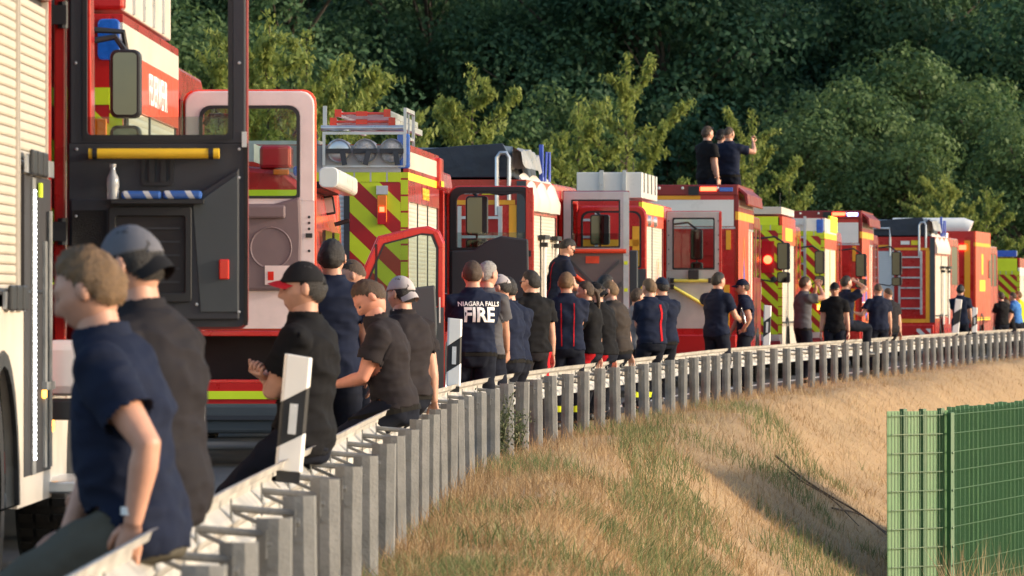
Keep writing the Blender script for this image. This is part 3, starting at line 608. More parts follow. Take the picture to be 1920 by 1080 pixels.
# --- red van with awning and swung driver's door
def van():
    Yc = 50.0; phi = math.atan(.016); rt = Vector((math.cos(phi), -math.sin(phi), 0))
    v = empty('van', Vector((-1.70, Yc, 0)) - rt * 1.0, -phi); tag(v, 'red command van with side awning and open curved passenger door', 'van')
    sec = [(-.98, .45), (-1.0, 1.2), (-.97, 1.9), (-.88, 2.45), (-.70, 2.62), (0, 2.68), (.70, 2.62), (.88, 2.45), (.97, 1.9), (1.0, 1.2), (.98, .45)]
    MB().prism(sec, 1, .0, 5.2).build('body', RED, v, bevel=.05)
    MB().prism([(5.2, .45), (5.2, 2.6), (5.6, 2.45), (6.3, 1.55), (7.0, 1.2), (7.05, .45)], 0, -.93, .93).build('nose', RED, v, bevel=.05)
    MB().prism([(5.7, 2.36), (6.35, 1.60), (6.37, 1.62), (5.72, 2.38)], 0, -.85, .85).build('windscreen', DKGL, v)
    MB().box(-.97, .97, -.10, .05, .30, .56).build('rear_bumper', SLATE, v, bevel=.03); MB().box(-.95, .95, -.14, .0, .42, .46).build('bumper_step', DARK, v)
    MB().box(-.97, .97, -.012, .0, .60, .67).build('yellow_stripe', FYEL, v); MB().box(-.85, .85, -.012, 0, 2.36, 2.44).build('yellow_stripe', FYEL, v)
    MB().box(-.80, -.02, -.012, 0, 1.35, 2.1).box(.02, .80, -.012, 0, 1.35, 2.1).build('rear_window', DKGL, v)
    MB().box(.975, 1.004, 1.2, 2.4, 1.5, 2.1).box(.975, 1.004, 2.9, 3.9, 1.5, 2.1).build('side_window', DKGL, v)
    MB().box(.48, .76, -.02, .35, 2.63, 2.83).build('red_roof_lamp', REDL, v, bevel=.03); beacon(v, .84, .0, 2.56, .09, box=(.13, .2))
    MB().box(.60, .74, -.03, .0, 2.57, 2.62).build('marker_lamp', AMBER, v, bevel=.01)
    MB().prism(rrect(1.0, 1.17, 2.46, 2.64, .05), 1, .05, 4.0).build('awning', WHITE, v, bevel=.01); MB().box(.85, 1.0, .3, 3.8, 2.46, 2.52).build('awning_bracket', BLACK, v)
    MB().box(-.7, .4, .5, 4.6, 2.70, 2.86).build('roof_rack', ALU, v)
    m_ = MB().tube([(.98, 3.4, 2.18), (1.12, 3.4, 2.22)], .02, 6).build('work_lamp', BLACK, v); MB().prism(rrect(1.11, 1.30, 2.12, 2.30, .02), 1, 3.36, 3.44).build('lamp_housing', BLACK, m_, rot=(0, R(-8), 0)); MB().box(1.125, 1.285, 3.35, 3.36, 2.14, 2.28).build('lamp_glass', GREY, m_, rot=(0, R(-8), 0))
    for s in (1, -1):
        wheel(v, s * .86, 1.3, .36, .24); wheel(v, s * .86, 5.8, .36, .24)
        lamp(v, s * .90 - .06, s * .90 + .06, .95, 1.45, REDL)
    d = open_door(v, 1.0, 5.65, 8, .96, .48, 2.20, 1.42, fr=.075, r=.16, shell=RED, inner=SLATE, face=RED, slope=.42)
    MB().prism([(.30, 1.55), (.86, 1.62), (.88, 1.2), (.80, .62), (.1, .55), (.1, 1.3)], 1, -.05, -.006).build('door_trim', SLATE, d, bevel=.02)
    MB().box(.90, .915, -.008, -.002, 1.25, 1.5).build('white_sticker', WHITE, d)
    MB().box(.27, .295, .0, .03, 1.42, 2.02).build('quarter_pillar', BLACK, d)
    return v
VAN = van()

# --- truck with broad chevrons, three basket strainers and ladders on the roof
T4 = engine('fire_truck', 'fire truck with broad yellow-red chevrons and round strainers on roof', -1.075, 59.0, 3.12, 4.7, 8.0, 2.95,
            phi=math.atan(0.055), bands=((2.50, 2.72, RED), (2.721, 2.80, YELLOW), (2.801, 2.84, RED), (2.841, 3.02, CREAM), (3.021, 3.084, RED)), zs=(1.0, 2.50), nsh=3, frame=DARK)
rear_std(T4, 3.12, top=GREY, mid=SHUTG, ztop=2.70)
lettering('FEUERWEHR', .17, LETY, T4, (1.2525, 2.6, 2.61), 'right', bold=.004)
tl = lamp(T4, .93, 1.03, 2.28, 2.56, AMBER, -.06); MB().box(.935, 1.025, -.062, -.01, 2.26, 2.38).build('lamp_lower', REDL, tl); MB().box(.955, 1.005, -.068, -.061, 2.39, 2.44).build('lit_bulb', REDON, tl); MB().box(.92, 1.04, -.05, -.01, 2.57, 2.66).build('lamp_bracket', ALU, tl)
fr = MB().box(.36, 1.22, .05, .62, 3.121, 3.14).box(.36, .39, .02, .05, 3.14, 3.46).box(1.20, 1.23, .02, .05, 3.14, 3.46).box(.36, 1.23, .02, .05, 3.461, 3.49).box(-.5, .32, .1, .5, 3.13, 3.40).build('strainer_rack', ALU, T4)
MB().box(.10, .30, .0, .09, 3.14, 3.44).build('pump_unit', BLACK, T4, bevel=.02); MB().tube([(.05, .03, 3.45), (.12, .03, 3.56), (.26, .03, 3.55), (.30, .03, 3.42)], .016, 6).build('pump_handle', BLACK, T4)
MESHM = mat('strainer_mesh', (.40, .40, .42), .4, .7, .3, 60, bump=.6, bscale=150)
for k, xx in enumerate((.53, .805, 1.08)):
    s_ = MB().lathe([(.0, .01), (.08, .0), (.118, .02), (.124, .05), (.124, .40)], (xx, -.03, 3.29), 1, 24).build('basket_strainer', MESHM if k else ALU, T4, smooth=True)
    MB().lathe([(.124, -.01), (.130, .0), (.124, .02)], (xx, -.025, 3.29), 1, 24).build('strainer_rim', ALU, s_)
    MB().box(xx - .125, xx + .125, -.055, -.032, 3.265, 3.315).build('strap', DARK, s_)
    MB().box(-.028, .028, -.004, .004, -.15, .0).build('strap_tail', DARK, s_, loc=(xx + .04, -.06, 3.29), rot=(R(-8), R(14 if k == 1 else -10), 0))
for k in range(2):
    z = 3.57 + k * .085; x0_, x1_ = .44 + .05 * k, 1.10 - .05 * k
    lx = MB().box(x0_, x0_ + .035, .1, 4.2, z, z + .06).box(x1_ - .035, x1_, .1, 4.2, z, z + .06).build('roof_ladder', ALU, T4)
    for q in range(11): MB().tube([(x0_ + .036, .2 + q * .36, z + .03), (x1_ - .036, .2 + q * .36, z + .03)], .014, 6).build('rung', REDR if q == 0 else ALU, lx)
    MB().box(x0_ - .01, x0_ + .06, .06, .099, z - .01, z + .07).box(x1_ - .06, x1_ + .01, .06, .099, z - .01, z + .07).box(.70, .82, .06, .11, z, z + .05).build('ladder_end', REDR, lx)
MB().tube([(.34, .03, 3.53), (1.20, .03, 3.53)], .030, 10).build('roller', ALU, T4, smooth=True)
MB().box(1.20, 1.23, .02, .06, 3.14, 3.74).box(1.20, 1.23, .06, 1.2, 3.70, 3.74).box(1.20, 1.23, 1.2, 1.24, 3.14, 3.74).box(1.20, 1.22, .06, 1.2, 3.42, 3.45).box(1.20, 1.22, .6, .63, 3.45, 3.70).box(.36, .40, .02, .06, 3.50, 3.76).build('rack_side', ALU, T4)
beacon(T4, 1.20, -.02, 2.84, .36, box=(.13, .10)); MB().box(1.18, 1.30, 4.3, 4.72, 2.72, 3.06).build('roof_corner', RED, T4, bevel=.02)
MB().box(1.302, 1.305, 4.3, 4.72, 2.74, 2.80).build('yellow_stripe', YELLOW, T4)
for o_ in T4.children:                                # roof gear sits in a well behind the rear edge
    nm_ = o_.name.split('.')[0]
    if nm_ in ('strainer_rack', 'basket_strainer', 'roof_ladder', 'roller', 'rack_side', 'pump_unit', 'pump_handle'): o_.location.z -= .27; o_.location.y -= .075 if nm_ in ('strainer_rack', 'pump_unit') else .02
D4 = open_door(T4, 1.21, 6.9, -2, .99, 1.16, 2.80, 2.07, fr=.075, r=.12, shell=RED, inner=DARK, face=BLACK, glass_to=2.26)
MB().prism([(.03, 2.05), (.30, 2.06), (.45, 2.16), (.62, 2.22), (.93, 2.18), (.95, 1.25), (.03, 1.25)], 1, -.05, -.006).build('door_trim', DARK, D4, bevel=.02)
MB().box(.90, .985, -.01, .0, 1.2, 2.78).build('painted_edge', RED, D4, bevel=.004); MB().box(.925, .96, -.02, -.01, 1.98, 2.05).build('door_latch', BLACK, D4)
mirror(T4, 7.85, 2.42, out=.26, h=.46, w=.26); MB().lathe([(.0, .0), (.18, .03), (.24, .10), (.0, .12)], (1.78, 7.75, 2.70), 2, 16).build('kerb_mirror', BLACK, T4, smooth=True)

# --- truck with navy tarpaulin on the roof, tube lights on its flank, two open doors
def tarp_truck(Xc, Yc, label, doors=True, ladd=True, ph=.112):
    T = engine('fire_truck', label, Xc, Yc, 3.10, 3.9, 7.6, 3.10, phi=math.atan(ph), bands=((2.62, 2.86, RED), (2.861, 2.93, AMBERP), (2.931, 3.06, RED)), zs=(1.05, 2.62), nsh=2, frame=DARK, doors_open=(doors, doors), rear_core=RED, dsplit=(4.3, 5.2, 5.3, 7.2))
    MB().box(-1.2, .18, -.012, .005, 1.0, 2.72).build('rear_shutter', SHUTG, T); MB().box(.19, .23, -.02, .005, .95, 2.75).build('shutter_guide', ALU, T)
    MB().box(.24, 1.10, -.008, .004, 2.74, 2.80).box(1.02, 1.12, -.009, .003, .95, 2.735).box(.24, 1.015, -.008, .004, .95, 1.04).build('yellow_outline', AMBERP, T)
    MB().box(-1.2, .10, -.008, .004, 2.80, 2.87).build('yellow_stripe', AMBERP, T); MB().box(1.125, 1.246, -.02, .005, .95, 3.05).build('corner_trim', SLATE, T)
    if ladd: ladder(T, .64, -.06, 1.15, 2.72, .54, ALU, 6)
    MB().box(-1.22, 1.22, -.10, .02, .46, .90).build('bumper', RED, T, bevel=.02); MB().box(.80, 1.15, -.106, -.101, .55, .8).build('hatched_reflector', HATCH, T)
    lamp(T, -1.1, -.85, .6, .75, REDL, -.13, .03)
    MB().tube([(-.9, .0, 3.08), (-.9, .0, 3.28), (.12, .0, 3.28), (.14, .0, 3.0), (.14, -.02, 2.60)], .03, 8).box(-.45, -.40, -.02, .02, 3.08, 3.27).build('roof_rail', ALU, T, smooth=True)
    MB().tube([(.86, -.02, 2.60), (.86, -.02, 3.36), (.90, .0, 3.42), (.98, .0, 3.42), (1.02, 0, 3.36), (1.02, 0, 2.8)], .03, 8).build('grab_rail', ALU, T, smooth=True)
    MB().box(.40, .62, -.02, .004, 2.88, 2.97).build('white_plate', LETW, T); MB().box(.66, .88, -.02, .004, 2.87, 2.98).build('yellow_plate', YELLOW, T)
    # tarpaulin bundle
    sec = [(-1.1, 3.1), (-1.12, 3.36), (-1.0, 3.46), (-.4, 3.50), (.3, 3.49), (.92, 3.53), (.98, 3.48), (1.0, 3.1)]
    n = len(sec); mb = MB(); vs = []; rr_ = random.Random(5)
    for k in range(9):
        y = .10 + k * .42
        for (x, z) in sec: vs.append((x + rr_.uniform(-.02, .02), y, z + (rr_.uniform(-.05, .03) if z > 3.2 else 0)))
    mb.add(vs, [(k * n + j, k * n + (j + 1) % n, (k + 1) * n + (j + 1) % n, (k + 1) * n + j) for k in range(8) for j in range(n)] + [tuple(range(n)), tuple(range(8 * n, 9 * n))])
    tp = mb.build('tarpaulin', TARP, T, bevel=.01); MB().box(-.32, -.28, .06, .10, 3.1, 3.51).build('tarp_strap', WHITE, tp)
    mb = MB(); vs = []
    for k in range(10):
        for j, (x, z) in enumerate([(1.01, 3.2), (1.06, 3.48), (1.17, 3.46), (1.20, 3.32), (1.22, 3.2)]): vs.append((x + rr_.uniform(-.03, .04), .05 + k * .26, z + rr_.uniform(-.05, .05)))
    mb.add(vs, [(k * 5 + j, k * 5 + j + 1, k * 5 + j + 6, k * 5 + j + 5) for k in range(9) for j in range(4)]); mb.build('tarp_flap', TARPS, T, smooth=True)
    MB().box(1.15, 1.20, 2.5, 2.6, 3.1, 3.6).tube([(1.2, 2.8, 3.1), (1.22, 2.8, 3.5), (1.24, 3.0, 3.5), (1.24, 3.0, 3.1)], .02, 6).build('roof_bracket', BLUEP, T)
    sec = [(1.15, 2.66), (1.30, 2.66), (1.31, 2.80), (1.24, 3.0), (1.15, 3.12)]      # white rolled side cover with folds
    for k in range(3):
        vs = []; mb = MB()
        for q in range(7):
            b_ = 1 + .25 * math.sin(math.pi * q / 6)
            for (x, z) in sec: vs.append((1.15 + (x - 1.15) * b_, .02 + k * 1.27 + q * .21, z + .05 * math.sin(math.pi * q / 6) * (z > 2.9)))
        mb.add(vs, [(a * 5 + j, a * 5 + (j + 1) % 5, (a + 1) * 5 + (j + 1) % 5, (a + 1) * 5 + j) for a in range(6) for j in range(5)] + [(0, 1, 2, 3, 4), (30, 31, 32, 33, 34)]); mb.build('side_cover', CREAM, T, smooth=True)
    for yy in (1.9, 3.5):
        MB().tube([(1.29, yy, .9), (1.29, yy, 2.35)], .024, 8).build('light_tube', LEDW if False else WHITE, T); MB().box(1.25, 1.33, yy - .08, yy + .08, 2.2, 2.26).box(1.25, 1.33, yy - .3, yy + .3, 2.30, 2.36).build('latch', BLACK, T)
    return T
T5 = tarp_truck(.19, 75.0, 'fire truck with navy tarpaulin on roof and silver framed open door')
MB().box(1.20, 1.80, 2.0, 3.1, .44, .495).box(1.22, 1.26, 2.1, 2.15, .495, .9).box(1.22, 1.26, 2.95, 3.0, .495, .9).build('fold_out_step', ALU, T5)
D5 = open_door(T5, 1.21, 5.0, 2, .94, 1.15, 3.02, 2.22, fr=.13, r=.015, shell=DRED, inner=TAUPE, face=mat('silver_frame', (.52, .48, .50), .4, .5), glass_to=2.42)
MB().box(.86, .94, -.006, -.002, .98, 3.0).build('silver_edge', ALU, D5); MB().prism([(.12, 2.05), (.45, 1.72), (.80, 2.05), (.80, 2.0), (.45, 1.66), (.12, 2.0)], 1, -.016, -.005).prism([(.05, 1.80), (.40, 1.55), (.05, 1.25), (.05, 1.32), (.30, 1.55), (.05, 1.74)], 1, -.016, -.005).prism([(.84, 1.75), (.5, 1.5), (.84, 1.25), (.84, 1.3), (.58, 1.5), (.84, 1.68)], 1, -.016, -.005).build('embossed_ribs', SLATE, D5)
MB().tube([(.12, -.06, 2.17), (.90, -.06, 2.17)], .03, 10).build('grab_bar', RBAR, D5, smooth=True); MB().tube([(.06, -.06, 1.92), (.86, -.06, 1.30)], .03, 10).build('grab_bar', RBAR, D5, smooth=True); MB().box(.33, .52, -.012, -.005, 2.0, 2.1).build('release_recess', RBAR, D5)
for z in (1.98, 1.6, 1.2): MB().box(.87, .92, -.015, -.006, z, z + .05).build('yellow_tab', FYEL, D5)
D5b = open_door(T5, 1.21, 6.9, 0, 1.02, 1.1, 2.84, 1.95, fr=.08, r=.14, shell=RED, inner=SLATE, face=RED, glass_to=2.2)
MB().prism([(.06, 1.9), (.6, 1.98), (.78, 2.2), (.9, 2.2), (.9, 1.2), (.06, 1.2)], 1, -.05, -.006).build('door_trim', SLATE, D5b, bevel=.02); MB().box(.94, .97, -.014, -.002, 1.6, 1.68).build('yellow_tab', YELLOW, D5b)
mirror(T5, 7.3, 2.45, out=.3, h=.44, w=.28)

# --- truck with white box on roof, grey inner door with yellow bars
T6 = engine('fire_truck', 'fire truck with white roof box and grey open door with yellow bars', 1.97, 86.0, 3.02, 4.4, 7.4, 3.0, phi=math.atan(0.1), bands=((2.62, 2.80, ORANGE), (2.801, 2.97, YELLOW)), zs=(1.0, 2.62), nsh=2, frame=DARK, dsplit=(4.6, 5.6, 5.7, 7.0), paint=RED, rear_core=RED)
MB().box(-1.2, 1.2, -.01, .004, 2.30, 2.40).build('yellow_stripe', AMBERP, T6); MB().box(-1.0, -.1, -.012, .004, 1.0, 2.25).build('rear_shutter', SHUTG, T6); ladder(T6, .35, -.06, 1.0, 2.85, .42, ALU, 7)
MB().box(1.10, 1.22, -.01, .004, .9, 2.6).build('yellow_stripe', AMBERP, T6); MB().box(-1.22, 1.22, -.1, .02, .46, .9).build('bumper', RED, T6, bevel=.02)
rb = MB().box(.25, 1.24, .05, 3.2, 3.03, 3.42).build('roof_box', WHITE, T6, bevel=.01); MB().box(.60, .66, .0, .05, 3.1, 3.45).box(.95, 1.0, .0, .05, 3.1, 3.45).build('box_latch', ALU, rb)
for k in range(4): MB().box(1.24, 1.252, .4 + k * .75, .46 + k * .75, 3.12, 3.42).build('box_hinge', DARK, rb)
MB().tube([(.15, -.1, 2.95), (.15, -.1, 2.1)], .03, 8).build('yellow_pole', YBAR2, T6)
for y in (1.2, 2.4): MB().lathe([(0, .05), (.07, .045), (.09, 0)], (1.252, y, 2.70), 0, 14).build('work_lamp', ALU, T6, smooth=True)
ORNP = mat('orange_print', (.85, .25, .05), .4); cone_print(T6, 3.2, 1.0, 1.15, .9, 1.2535, BLUEP, ORNP)
D6 = open_door(T6, 1.21, 5.4, 0, .90, 1.02, 2.92, 1.98, fr=.115, r=.03, shell=RED, inner=GREY, face=GREY)
MB().box(.86, .90, -.008, .0, 1.0, 2.9).build('red_edge', RED, D6); MB().tube([(.12, -.06, 1.80), (.72, -.06, 1.80)], .028, 10).build('grab_bar', YBAR2, D6, smooth=True); MB().tube([(.12, -.06, 1.70), (.72, -.06, 1.35)], .028, 10).build('grab_bar', YBAR2, D6, smooth=True)
MB().box(.08, .14, -.09, -.02, 1.76, 1.84).box(.69, .75, -.09, -.02, 1.76, 1.84).box(.08, .14, -.09, -.02, 1.66, 1.74).build('bar_socket', BLACK, D6); MB().box(.37, .54, -.10, -.02, 1.82, 1.97).build('control_box', BLACK, D6, bevel=.01)
for k in range(8):
    for x_ in (.05, .85): MB().lathe([(0, -.005), (.010, -.003), (.011, 0)], (x_, -.006, 1.15 + k * .23), 1, 8).build('screw', DARK, D6)
mirror(T6, 7.3, 2.35, out=.36, h=.5, w=.2)

# --- tall trucks with printed orange flank and sunk roof walkway
def tall_truck(Xc, Yc, label, lit, ph):
    T = engine('fire_truck', label, Xc, Yc, 3.46, 4.6, 7.9, 3.0, phi=math.atan(ph), paint=DRED, bands=((2.86, 3.0, AMBERP), (3.001, 3.2, DRED)), zs=(.95, 2.86), nsh=2, low=RED, deck=.72, rear_core=RED, frame=ORANGE, sh_y=[(3.0, 3.8), (3.82, 4.56)], doors_open=(False, False))
    MB().box(1.197, 1.251, .0, 2.99, .951, 2.859).build('printed_flank', ORANGE, T); cone_print(T, 1.6, 1.0, 1.6, 1.5, 1.2535, BLUEP, ORNP); MB().box(1.2535, 1.2548, .02, .75, 1.45, 1.85).build('purple_print', PURP, T); cone_print(T, 3.5, 1.0, .8, .5, 1.23, None, ORNP)
    MB().box(1.2535, 1.256, .02, 2.9, 1.44, 1.46).build('white_line', LETW, T)
    MB().prism([(1.20, 3.46), (1.40, 3.30), (1.42, 3.12), (1.38, 3.11), (1.34, 3.28), (1.20, 3.40)], 1, 0.1, 4.5).build('side_awning', DRED, T, bevel=.01); MB().box(1.252, 1.256, .1, 4.4, 3.08, 3.20).build('clear_strip', GREY, T)
    MB().box(-1.17, 1.17, -.012, .005, 2.75, 3.2).build('rear_top_panel', WHITE, T); MB().box(-1.17, .6, -.010, .005, 3.205, 3.27).build('yellow_stripe', AMBERP, T)
    MB().box(-1.24, 1.24, -.03, .005, 3.28, 3.455).build('rear_trim', DRED, T, bevel=.01)
    for x_ in (-.9, -.5, -.1, .3, .9): round_lamp(T, x_, 3.40, .025, WHITE, -.05, 'marker_lamp')
    MB().box(.40, .58, -.06, -.03, 3.28, 3.43).build('rear_camera', BLACK, T); lamp(T, .60, .88, 3.35, 3.42, REDON, -.05, .02, 'light_bar'); lamp(T, .93, 1.16, 3.34, 3.41, BLUEON if lit else BLUEL, -.05, .02, 'beacon')
    MB().box(1.04, 1.12, -.012, .005, 2.35, 2.68).box(1.0, 1.10, -.011, .005, .95, 1.75).build('yellow_strip', AMBERP, T); MB().box(.78, .98, -.010, .005, .95, 1.5).build('hatched_reflector', HATCH, T)
    for z in (2.25, 2.05, 1.85): MB().box(-1.1, .95, -.05, .0, z, z + .05).build('rear_ledge', RED, T)
    MB().box(.74, .92, -.06, .0, 1.62, 1.72).build('grab_handle', ALU, T); MB().box(-1.22, 1.22, -.10, .02, .46, .9).build('bumper', RED, T, bevel=.02); MB().tube([(-.55, .05, 3.4), (-.55, .05, 3.85)], .008, 6).build('antenna', BLACK, T)
    return T
T7 = tall_truck(3.86, 97.0, 'tall fire truck with orange printed flank and three men on top', False, .10)
mirror(T7, 7.7, 2.25, out=.40, h=.50, w=.24)
T8 = engine('fire_truck', 'fire truck with yellow-red chevron rear and lit red round lamp', 5.06, 106.5, 3.10, 4.4, 7.6, 2.95, phi=math.atan(0.105), bands=((2.55, 2.70, ORANGE), (2.701, 2.90, ORANGE), (2.901, 3.06, ORANGE)), zs=(1.0, 2.55), nsh=2, frame=DARK, low=CREAM, doors_open=(False, False))
rear_std(T8, 3.10, chev=CHEV2, top=FYEL, ztop=2.80); MB().box(-1.15, 1.24, .03, 4.2, 3.101, 3.24).build('roof_box', CREAM, T8, bevel=.01); MB().box(1.2525, 1.254, 1.0, 3.4, 2.62, 2.86).build('yellow_plate', LETY, T8)
MB().box(.86, 1.10, -.03, -.013, 2.0, 2.60).build('lamp_backing', REDL, T8); round_lamp(T8, .98, 2.25, .08, REDON, -.06)
pl = MB().box(.48, .86, -.03, -.013, 1.50, 1.82).build('number_plate', WHITE, T8); lettering('L', .13, LETK, pl, (.74, -.032, 1.74), 'rear'); lettering('59', .15, LETK, pl, (.74, -.032, 1.59), 'rear')
MB().lathe([(0, -.02), (.05, -.01), (.06, .03)], (1.09, -.04, 1.88), 1, 12).build('rear_camera', BLACK, T8); mirror(T8, 7.3, 2.2, out=.36, h=.46)
T9 = engine('fire_truck', 'fire truck with chevrons, rear ladder and yellow framed white flank', 6.35, 115.5, 3.20, 4.4, 7.6, 2.95, phi=math.atan(0.112), bands=((2.55, 2.75, ORANGE), (2.751, 2.86, YELLOW), (2.861, 3.16, WHITE)), zs=(1.0, 2.55), nsh=2, frame=YELLOW, low=ORANGE, doors_open=(False, False))
rear_std(T9, 3.20, chev=CHEV2, top=WHITE, ztop=2.80); ladder(T9, .65, -.08, 1.0, 3.2, .4, ALU, 8); beacon(T9, 1.15, -.02, 2.86, .28, box=(.14, .1)); MB().box(1.2, 1.27, 2.0, 4.4, 2.9, 3.24).build('yellow_cover', FYEL, T9, bevel=.02); mirror(T9, 7.3, 2.2, out=.4, h=.5, w=.24)
lamp(T9, 1.1, 1.22, 1.3, 1.4, AMBERON, -.05)
T10 = tall_truck(7.66, 124.5, 'tall fire truck with orange printed flank and lit blue beacon', True, .118)
T11 = tarp_truck(10.45, 140.5, 'fire truck with tarpaulin on roof and full rear ladder in view', False, True, .165)
beacon(T11, -.95, .3, 3.1, .30, box=(.5, .4)); mirror(T10, 7.8, 2.3, out=.4, h=.55, w=.24)
T12 = engine('fire_truck', 'red box fire truck with yellow trim and grey pole mast', 12.35, 151.5, 3.38, 4.6, 7.8, 3.0, paint=RED, phi=math.atan(0.17), bands=((2.95, 3.05, AMBERP), (3.051, 3.34, ORANGE)), zs=(.95, 1.02), nsh=1, low=RED, rear_core=RED, doors_open=(False, False))
MB().box(1.197, 1.2512, .0, 4.6, 1.021, 2.949).build('flank_panel', ORANGE, T12); MB().box(1.2512, 1.254, .0, 4.5, .97, 1.05).box(1.2512, 1.254, 1.8, 2.3, 2.2, 2.75).box(1.2512, 1.254, 1.2, 2.9, 1.75, 2.05).build('yellow_print', LETY, T12); MB().box(1.2512, 1.27, 3.9, 4.3, 2.1, 2.6).build('side_window', DKGL, T12)
MB().box(.95, 1.1, -.012, .004, 1.0, 3.1).build('yellow_strip', AMBERP, T12); MB().tube([(.45, -.15, .6), (.45, -.15, 3.3)], .08, 12).build('pole_mast', ALU, T12, smooth=True); MB().tube([(-1.0, .4, 3.45), (.9, .4, 3.45), (1.05, .4, 3.38)], .26, 14).build('roof_cylinder', WHITE, T12, smooth=True); lamp(T12, .8, 1.0, 2.85, 2.98, REDON, -.05)
for x_ in (-.6, .0): MB().box(x_ - .1, x_ + .1, -.04, .0, 1.0, 1.6).build('rear_locker', DRED, T12)
T13 = engine('fire_truck', 'low response vehicle with yellow chevron rear and blue light bar', 14.55, 163.0, 2.75, 3.6, 6.4, 2.6, phi=math.atan(0.17), bands=((2.2, 2.45, WHITE), (2.451, 2.7, RED)), zs=(.9, 2.2), nsh=2, doors_open=(False, False))
rear_std(T13, 2.75, chev=CHEV2, top=FYEL, ztop=2.25); MB().box(-.9, .4, .1, .6, 2.76, 2.98).build('roof_box', WHITE, T13, bevel=.02); beacon(T13, .75, .1, 2.76, .18, box=(.8, .3)); lamp(T13, -.2, .1, 2.4, 2.55, WHITE, -.03); lamp(T13, -1.1, -.9, 1.6, 1.9, REDON, -.05)
# ---------------------------------------------------------------- people
SKIN = mat('skin', (.52, .27, .185), .5, var=.08, scale=20); SKINR = mat('sunburnt_skin', (.58, .25, .17), .5, var=.08, scale=20); EYEM = mat('eye_dark', (.02, .015, .012), .3); LIP = mat('lips', (.38, .13, .10), .5)
def cloth(n, c): return mat(n, c, .85, var=.18, scale=3, bump=.04, bscale=120, spec=.15)
NAVY = cloth('navy_cloth', (.010, .0145, .033)); BLK = cloth('black_cloth', (.0075, .0075, .009)); CHAR = cloth('charcoal_cloth', (.019, .017, .020)); TSH = cloth('faded_charcoal_cloth', (.024, .020, .022)); TROU = cloth('dark_trousers', (.008, .010, .018))
GRYC = cloth('grey_cloth', (.085, .085, .095)); KHAKI = cloth('khaki_grey_cloth', (.085, .078, .062)); REDC = cloth('red_cloth', (.45, .012, .018)); BLUEC = cloth('blue_cloth', (.05, .16, .42)); HIVIS = cloth('hi_vis_cloth', (.55, .62, .03)); CAPG = cloth('grey_cap_cloth', (.13, .13, .15)); CAPW = cloth('pale_cap_cloth', (.42, .38, .38)); CAPK = cloth('black_cap_cloth', (.014, .014, .016)); CAPR = cloth('red_cap_cloth', (.5, .02, .03))
HB = mat('brown_hair', (.060, .034, .018), .6, var=.35, scale=60, bump=.6, bscale=160); HD = mat('dark_hair', (.012, .009, .008), .55, var=.3, scale=60, bump=.6, bscale=160); HL = mat('light_brown_hair', (.15, .085, .038), .6, var=.35, scale=60, bump=.6, bscale=160); HG = mat('grey_hair', (.30, .28, .26), .6, var=.35, scale=60, bump=.6, bscale=160)
BELT = mat('belt_leather', (.012, .011, .010), .8, spec=.1); BUCK = mat('belt_metal', (.45, .42, .36), .35, .8)
def head_mesh(nu=44, nv=34):
    v = []; f = []
    def g(a, w): return math.exp(-(a / w) ** 2)
    for i in range(nv + 1):
        th = math.pi * i / nv
        for j in range(nu):
            ph = 2 * math.pi * j / nu; x, y, z = math.sin(th) * math.sin(ph), math.sin(th) * math.cos(ph), math.cos(th)
            X, Y, Z = x * .077, y * .098, z * .120
            if z < 0:
                q = -z; X *= 1 - .30 * q ** 1.6
                if y < 0: Y *= 1 - .42 * q
                else: Y *= 1 - .10 * q
            if y > 0:
                Y -= .006 * g(z - .55, .4) * y
                fx = g(X, .012 + .008 * (z < 0)); nose = 0
                if -.34 < z < .22: t = (.22 - z) / .56; nose = .028 * t ** 1.3 * min(1, (z + .34) / .08)
                Y += nose * g(X, .013) * (y > .3)
                Y += (.006 * g(z - .26, .10) - .011 * (g(X - .031, .018) + g(X + .031, .018)) * g(z - .08, .11)) * (y > .2)
                Y += .007 * g(z + .56, .07) * g(X, .024) - .004 * g(z + .635, .025) * g(X, .03) + .011 * g(z + .88, .14) * g(X, .03)
                X += .004 * g(z + .12, .15) * (1 if X > 0 else -1) * min(1, abs(X) / .05)
            v.append((X, Y, Z))
    for i in range(nv):
        for j in range(nu): f.append((i * nu + j, i * nu + (j + 1) % nu, (i + 1) * nu + (j + 1) % nu, (i + 1) * nu + j))
    V = np.array(v); lab = []
    for q in f:
        c = V[list(q)].mean(0)
        e = c[1] > .06 and abs(c[2] - .010) < .0055 and .018 < abs(c[0]) < .044
        l = c[1] > .06 and abs(c[2] + .0735) < .007 and abs(c[0]) < .023
        lab.append(1 if e else 2 if l else 0)
    v = list(map(tuple, v))
    for s in (1, -1):                                   # ears: flattened shells standing off the head
        o = len(v); n = 8
        for a in range(5):
            t = math.pi * a / 4
            for j in range(n):
                q = 2 * math.pi * j / n; r = math.sin(t); d = math.cos(t)
                v.append((s * (.076 + .008 + .008 * d + .006 * r * math.cos(q) * -1 * 0), -.006 + .019 * r * math.cos(q) - .004, .004 + .032 * r * math.sin(q)))
        for a in range(4):
            for j in range(n): f.append((o + a * n + j, o + a * n + (j + 1) % n, o + (a + 1) * n + (j + 1) % n, o + (a + 1) * n + j)); lab.append(0)
    return np.array(v), f, lab
HV, HF, HLAB = head_mesh()
NHEAD = 44 * 35
